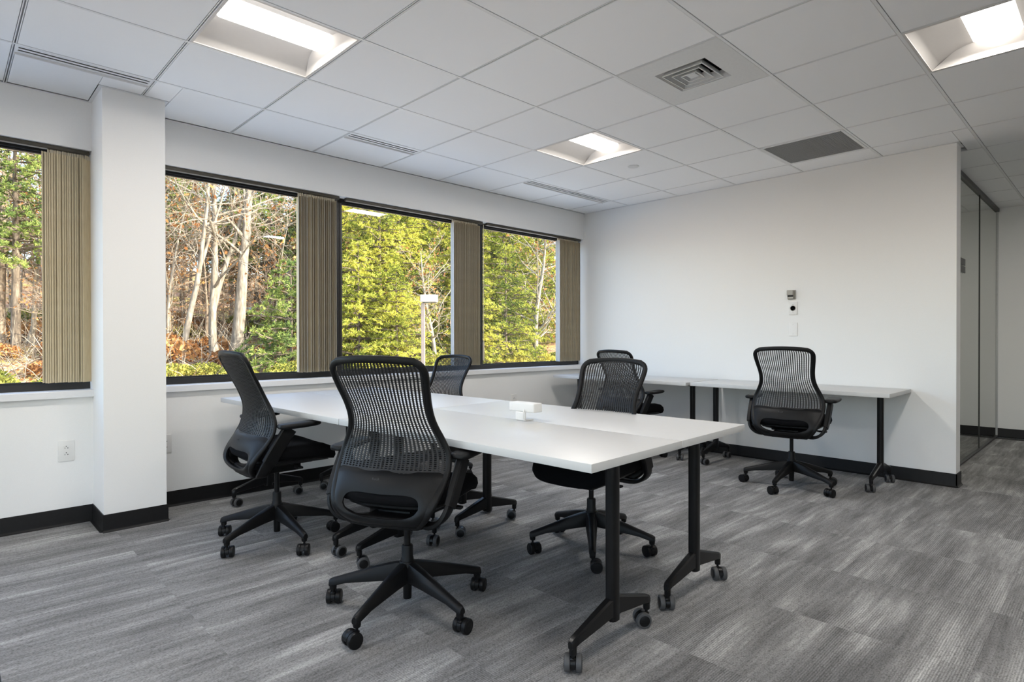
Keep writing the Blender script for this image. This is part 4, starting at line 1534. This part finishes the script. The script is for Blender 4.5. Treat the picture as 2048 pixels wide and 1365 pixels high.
tree_meshes('brown', 'bark', 'russet', seed=41, H=12, r=0.15, lean=(-0.05, 0.03), first=0.15, nl=14, leaves=380)
tree_meshes('grey', 'greybark', 'russet', seed=52, H=9.5, r=0.20, lean=(0.05, -0.02), first=0.08, nl=17, leaves=500, spread=0.52)
def tree(name, key, label, x, y, rz=0.0, s=1.0, group=None, dz=0.0):
    t = thing(name, label, 'tree', (x, y, ground_z(x, y) + dz), rz, group)
    t.scale = (s, s, s)
    a, b = TREES[key]
    link('trunk', a, t)
    link('foliage', b, t)
    return t

# --- pines: whorls of boughs carrying tufts of needles
def pine(seed, H, base=0.04, width=0.34, dens=1.0, needle=0.17, per=20, droop=0.12):
    rng = random.Random(seed)
    tk, fo = MB(), MB()
    tk.tube([(0, 0, -0.4), (0.03, 0, H * 0.5), (0.0, 0.02, H)], [H * 0.017, H * 0.010, 0.02], 8)
    z = H * base
    while z < H * 0.98:
        t = z / H
        n = 6 if t < .8 else 4
        off = rng.uniform(0, 6.28)
        for q in range(n):
            if rng.random() > dens:
                continue
            a = off + 6.283 * q / n + rng.uniform(-.3, .3)
            L = H * width * (1 - t) ** 0.75 * rng.uniform(0.65, 1.1) + 0.25
            d = Vector((math.cos(a), math.sin(a), rng.uniform(0.05, 0.30)))
            p = Vector((0, 0, z)); pts = [p.copy()]
            ns = 5
            for k in range(ns):
                d = (d + Vector((0, 0, -droop * 0.4 + (0.10 if k == ns - 1 else 0))) + rand_perp(d.normalized(), rng) * 0.10).normalized()
                p = p + d * L / ns; pts.append(p.copy())
            tk.tube(pts, [0.020 + 0.012 * L * (1 - k / ns) for k in range(ns + 1)], 3, False)
            nt = max(4, int(L * 7.0))
            for k in range(nt):
                u = 0.22 + 0.78 * (k + rng.random()) / nt
                kk = min(ns - 1, int(u * ns)); c = pts[kk].lerp(pts[kk + 1], u * ns - kk)
                side = Vector((-d.y, d.x, 0)).normalized()
                c = c + side * rng.uniform(-.55, .55) * min(1, L * .5) * (1.2 - u * .6) + Vector((0, 0, rng.uniform(-.10, .22)))
                ax = (d * 0.5 + Vector((0, 0, 0.6)) + rand_perp(Vector((0, 0, 1)), rng) * .5).normalized()
                for m_ in range(per):
                    dd = (ax * rng.uniform(.15, 1.0) + rand_perp(ax, rng) * 0.9).normalized()
                    l = needle * rng.uniform(.7, 1.25); w = rand_perp(dd, rng) * needle * 0.10
                    e = c + dd * l
                    fo.add([c - w, c + w, e + w * .7, e - w * .7], [(0, 1, 2, 3)])
        z += rng.uniform(0.34, 0.50) * (0.75 + 0.25 * H / 10)
    return tk, fo
def pine_meshes(key, leaf, **kw):
    tk, fo = pine(**kw)
    TREES[key] = (tk.mesh('pine_trunk', M['pinebark'], 60, recalc=False), fo.mesh('needles', M[leaf], 0, recalc=False))
pine_meshes('pineA', 'pine', seed=2, H=10, width=0.36)
pine_meshes('pineB', 'pine', seed=5, H=8, width=0.42)
pine_meshes('pineC', 'pinegreen', seed=9, H=12, width=0.30, base=0.34)
pine_meshes('pineD', 'pinegreen', seed=12, H=5, width=0.48)

# --- low bushes
def bush(seed, n, leaf, rx=0.9, rz=0.6, s=0.07):
    rng = random.Random(seed)
    tk, fo = MB(), MB()
    for q in range(9):
        a = rng.uniform(0, 6.28); r = rx * rng.uniform(.3, .9)
        tk.tube([(0, 0, -.1), (math.cos(a) * r * .5, math.sin(a) * r * .5, rz * .6), (math.cos(a) * r, math.sin(a) * r, rz * rng.uniform(.8, 1.2))], [0.02, 0.012, 0.006], 3, False)
    for q in range(n):
        a = rng.uniform(0, 6.28); r = rx * math.sqrt(rng.random()); h = rz * (1.1 - .5 * (r / rx) ** 2) * rng.random() ** .5
        p = Vector((math.cos(a) * r, math.sin(a) * r, h))
        d = Vector((rng.gauss(0, 1), rng.gauss(0, 1), rng.gauss(.6, 1))).normalized(); b = rand_perp(d, rng)
        l = s * rng.uniform(.6, 1.3)
        fo.add([p - d * l - b * l * .4, p + d * l - b * l * .4, p + d * l + b * l * .4, p - d * l + b * l * .4], [(0, 1, 2, 3)])
    return tk.mesh('bush_stems', M['greybark'], 60, recalc=False), fo.mesh('bush_leaves', M[leaf], 0, recalc=False)
TREES['bushA'] = bush(4, 1500, 'olive')
TREES['bushB'] = bush(6, 1300, 'olive', 1.2, 0.9, 0.08)
TREES['bushC'] = bush(7, 900, 'russet', 1.0, 0.8, 0.08)

rng_t = random.Random(31)
# trees that can be told apart through the panes
tree('oak_tree', 'oak', 'thick pale leafless trunk leaning right, in the middle of the woodland view', 9.05, 25, R(-40), 1.0)
tree('bare_tree', 'twin', 'leafless tree with a twisting twin trunk left of the thick pale trunk', 8.10, 25, R(20), 1.0)
tree('bare_tree', 'leaning', 'slender pale trunk leaning right, beside the white column', 6.61, 24.5, R(-35), 1.05)
tree('bare_tree', 'slim', 'thin pale sapling beside the leaning slender trunk', 6.45, 26, R(80), 1.0)
tree('bare_tree', 'dark', 'dark leafless tree behind the pale striped blind', 14.39, 34, R(10), 1.0)
tree('pine_tree', 'pineC', 'tall green pine seen through the left window beside its blind', 1.30, 27, R(0), 0.9)
tree('bare_tree', 'slim', 'pale trunk seen through the left window under the green pine', 1.96, 29, R(150), 1.3)
tree('pine_tree', 'pineD', 'small green pine with flat boughs in front of the thick pale trunk', 9.75, 20.6, R(0), 0.95)
pg = 'yellow-green pines filling the two right-hand windows'
PINE_LAB = {0: 'low yellow-green pine beside the first black mullion, above the nearest chair', 1: 'low yellow-green pine just left of the car park lamp post',
            2: 'tall yellow-green pine standing behind the two low pines left of the lamp post', 7: 'yellow-green pine partly hidden by the tan blind with the wand',
            8: 'yellow-green pine at the left side of the window nearest the far corner'}
pl_lab = 'yellow-green pine among the dense evergreens outside the right-hand windows'
for n_, (x, y, k, rz, s) in enumerate(((12.9, 20.6, 'pineB', 0, .75), (14.3, 19.6, 'pineB', 70, .62), (15.5, 23, 'pineA', 120, .95), (18.3, 25.5, 'pineA', 200, 1.0), (20.1, 27, 'pineB', 250, 1.25),
                                     (14.8, 26.5, 'pineA', 300, 1.0), (22.4, 24.5, 'pineA', 20, .95), (19.5, 20.3, 'pineB', 140, .7), (21.9, 20.3, 'pineB', 190, .85), (25.2, 24.0, 'pineA', 230, 1.05), (16.5, 30, 'pineA', 10, 1.3),
                                     (21.5, 33, 'pineC', 90, 1.15), (24.6, 30, 'pineA', 160, 1.3), (28.6, 35, 'pineC', 60, 1.25), (31.5, 30, 'pineA', 300, 1.25), (36, 38, 'pineA', 330, 1.4), (30.5, 26, 'pineA', 75, 1.0),
                                     (36.5, 28, 'pineA', 15, 1.25), (44.5, 39, 'pineA', 45, 1.5), (11.9, 33, 'pineC', 100, .8), (6.0, 36, 'pineC', 10, .85), (9.6, 39, 'pineC', 190, .9), (26.5, 41, 'pineA', 100, 1.5))):
    tree('pine_tree', k, PINE_LAB.get(n_, pl_lab), x, y, R(rz), s, pg)
for k in range(30):
    x = 2.0 + 13 * rng_t.random(); y = rng_t.uniform(26, 33)
    tree('sapling', 'brown', 'thin brown sapling in the thicket between the bare trunks', x, y, rng_t.uniform(0, 6.28), rng_t.uniform(.32, .6), 'thin brown saplings of the thicket')
tree('bare_tree', 'grey', 'grey leafless tree with silvery branches in the window nearest the far corner', 24.6, 20.6, R(60), 0.95)
tree('bare_tree', 'grey', 'grey leafless tree behind the car park lamp post', 17.0, 20.2, R(200), 0.62)
tree('bare_tree', 'grey', 'grey leafless tree at the right edge of the farthest window', 28.3, 21.6, R(300), 1.0)
tg = 'distant trees of the woodland'
rng = random.Random(77)
bg = []
for y0 in (28.5, 31.5, 35, 40, 46, 53, 61, 69):
    xa, xb = 0.02 * y0 - 3, 0.55 * y0 + 2
    n = int((xb - xa) / 2.6)
    for k in range(n):
        bg.append((xa + (xb - xa) * (k + rng.uniform(.1, .9)) / n, y0 + rng.uniform(-2.4, 2.4), rng.choice(('brown', 'brown', 'dark', 'slim', 'brown', 'brown', 'pineC', 'slim'))))
for (x, y, k) in bg:
    if k == 'pineC':
        tree('pine_tree', k, 'distant green pine among the leafless trees', x, y, rng.uniform(0, 6.28), rng.uniform(.7, 1.05), 'distant green pines')
    else:
        tree('bare_tree', k, 'distant leafless tree deep in the brown woodland', x, y, rng.uniform(0, 6.28), rng.uniform(.75, 1.1), tg)
for k in range(26):
    y = rng.uniform(44, 72); x = y * rng.uniform(.55, 1.05)
    tree('pine_tree', rng.choice(('pineA', 'pineC')), pl_lab, x, y, rng.uniform(0, 6.28), rng.uniform(1.1, 1.5), pg)
# bushes along the top of the bank
bgp = 'low yellow-green bushes along the bank'
for k in range(58):
    x = -1.5 + 40 * (k + rng.random()) / 58; y = rng.uniform(19.0, 21.6)
    kk = rng.choice(('bushA', 'bushB'))
    t = thing('low_bush', 'low yellow-green bush on the bank below the trees', 'bush', (x, y, ground_z(x, y) - .05), rng.uniform(0, 6.28), bgp)
    s = rng.uniform(.6, 1.0); t.scale = (s, s, s)
    link('stems', TREES[kk][0], t); link('foliage', TREES[kk][1], t)
for k in range(60):
    x = -1 + 24 * rng.random(); y = rng.uniform(23, 36)
    kk = rng.choice(('bushC', 'bushC', 'bushB'))
    t = thing('low_bush', 'russet bush in the undergrowth between the bare trunks', 'bush', (x, y, ground_z(x, y) - .05), rng.uniform(0, 6.28), 'russet bushes of the undergrowth')
    s = rng.uniform(.7, 1.3); t.scale = (s, s, s)
    link('stems', TREES[kk][0], t); link('foliage', TREES[kk][1], t)
# fallen sticks and leaf litter
st = MB()
for k in range(3600):
    x = -2 + 28 * rng.random(); y = rng.uniform(20.5, 38)
    p = Vector((x, y, ground_z(x, y)))
    d = Vector((rng.gauss(0, 1), rng.gauss(0, 1), abs(rng.gauss(.6, .9)))).normalized()
    l = rng.uniform(.5, 2.2)
    st.tube([p, p + d * l * .5 + Vector((0, 0, .1)), p + d * l], [.018, .013, .006], 3, False)
tag(link('fallen_sticks', st.mesh('fallen_sticks', M['palebark'], 60, recalc=False)), 'tangle of pale fallen sticks on the woodland floor', 'brushwood', kind='stuff')
ll = MB()
for k in range(9000):
    x = -2 + 28 * rng.random(); y = 20 + 20 * rng.random() ** 1.4
    p = Vector((x, y, ground_z(x, y) + rng.uniform(.01, .06)))
    a = Vector((rng.gauss(0, 1), rng.gauss(0, 1), rng.gauss(0, .4))).normalized(); b = a.cross(Vector((rng.gauss(0, .4), rng.gauss(0, .4), 1))).normalized()
    s = rng.uniform(.04, .09)
    ll.add([p - a * s, p - b * s * .7, p + a * s, p + b * s * .7], [(0, 1, 2, 3)])
tag(link('leaf_litter', ll.mesh('leaf_litter', M['russet'], 0, recalc=False)), 'russet fallen leaves covering the woodland floor', 'leaves', kind='stuff')

# car park lamp
def lamp_post():
    x, y = 13.22, 16.0
    g = ground_z(x, y)
    t = thing('lamp_post', 'square brown car park lamp post with a box head', 'street lamp', (x, y, g), R(-47))
    p = MB().box((0, 0, (2.55 - g) / 2 - 0.3), (0.14, 0.14, 2.55 - g + 0.6), 0.01)
    link('post', p.mesh('lamp_pole', M['polebrown'], 30), t)
    h = MB().box((0.25, 0, 2.72 - g), (0.66, 0.42, 0.30), 0.02)
    link('lamp_head', h.mesh('lamp_head', M['polehead'], 30), t)
    q = MB().box((0.27, 0, 2.56 - g), (0.50, 0.32, 0.02))
    link('lens', q.mesh('lamp_lens', M['carglass'], 30), t)
lamp_post()

def car():
    x, y = 16.8, 40.0
    t = thing('car', 'pale blue parked car glimpsed between the trees', 'car', (x, y, ground_z(x, y) - 0.1), R(-30))
    b = MB()
    side = [(-2.2, .30), (-2.25, .62), (-2.1, .86), (-1.3, .95), (-.7, 1.42), (.7, 1.46), (1.45, 1.0), (2.15, .86), (2.25, .55), (2.2, .30)]
    b.loft([[(a, -.85 + (0.14 if z > 1.1 else 0), z) for a, z in side], [(a, .85 - (0.14 if z > 1.1 else 0), z) for a, z in side]])
    bo = link('body', b.mesh('car_body', M['carpaint'], 30), t)
    for s in (-1, 1):
        g = MB().loft([[(a, s * yy, z) for a, z, yy in ((-1.15, 1.0, .858), (-.62, 1.36, .735), (.62, 1.38, .735), (1.22, 1.0, .858))], [(a, s * (yy - .02), z) for a, z, yy in ((-1.15, 1.0, .858), (-.62, 1.36, .735), (.62, 1.38, .735), (1.22, 1.0, .858))]])
        link('side_window', g.mesh('car_window', M['carglass'], 30), bo)
    for sx in (-1.4, 1.4):
        for s in (-1, 1):
            w = MB().lathe([(0, -.1), (.20, -.1), (.32, -.09), (.33, 0), (.32, .09), (.20, .1), (0, .1)], 20, Matrix.Rotation(R(90), 4, 'X'))
            link('wheel', w.mesh('car_wheel', M['wheel'], 40), t, (sx, s * .80, .33))
car()

def house():
    x, y = 28.6, 52.0
    t = thing('far_house', 'brown house with a white eave behind the pines', 'house', (x, y, ground_z(x, y) - .3), R(-40))
    b = MB().quadbox((-5, -3, 0), (5, 3, 2.9))
    wl = link('wall', b.mesh('house_wall', M['brickfar'], 0), t)
    e = MB().box((0, 0, 2.95), (10.8, 6.8, .22), .02)
    link('eave', e.mesh('house_eave', M['whitefar'], 0), t)
    r = MB(); r.prism([(-3.3, 3.05), (3.3, 3.05), (0, 4.6)], 0, -5.3, 5.3)
    link('roof', r.mesh('house_roof', M['sign'], 0), t)
    for k in (-3, 0, 3):
        w = MB().box((k, -3.02, 1.6), (1.1, .06, 1.2), .01)
        wo = link('window', w.mesh('house_window', M['whitefar'], 0), t)
        p = MB().box((k, -3.06, 1.6), (.92, .02, 1.02))
        link('pane', p.mesh('house_pane', M['carglass'], 0), wo)
house()
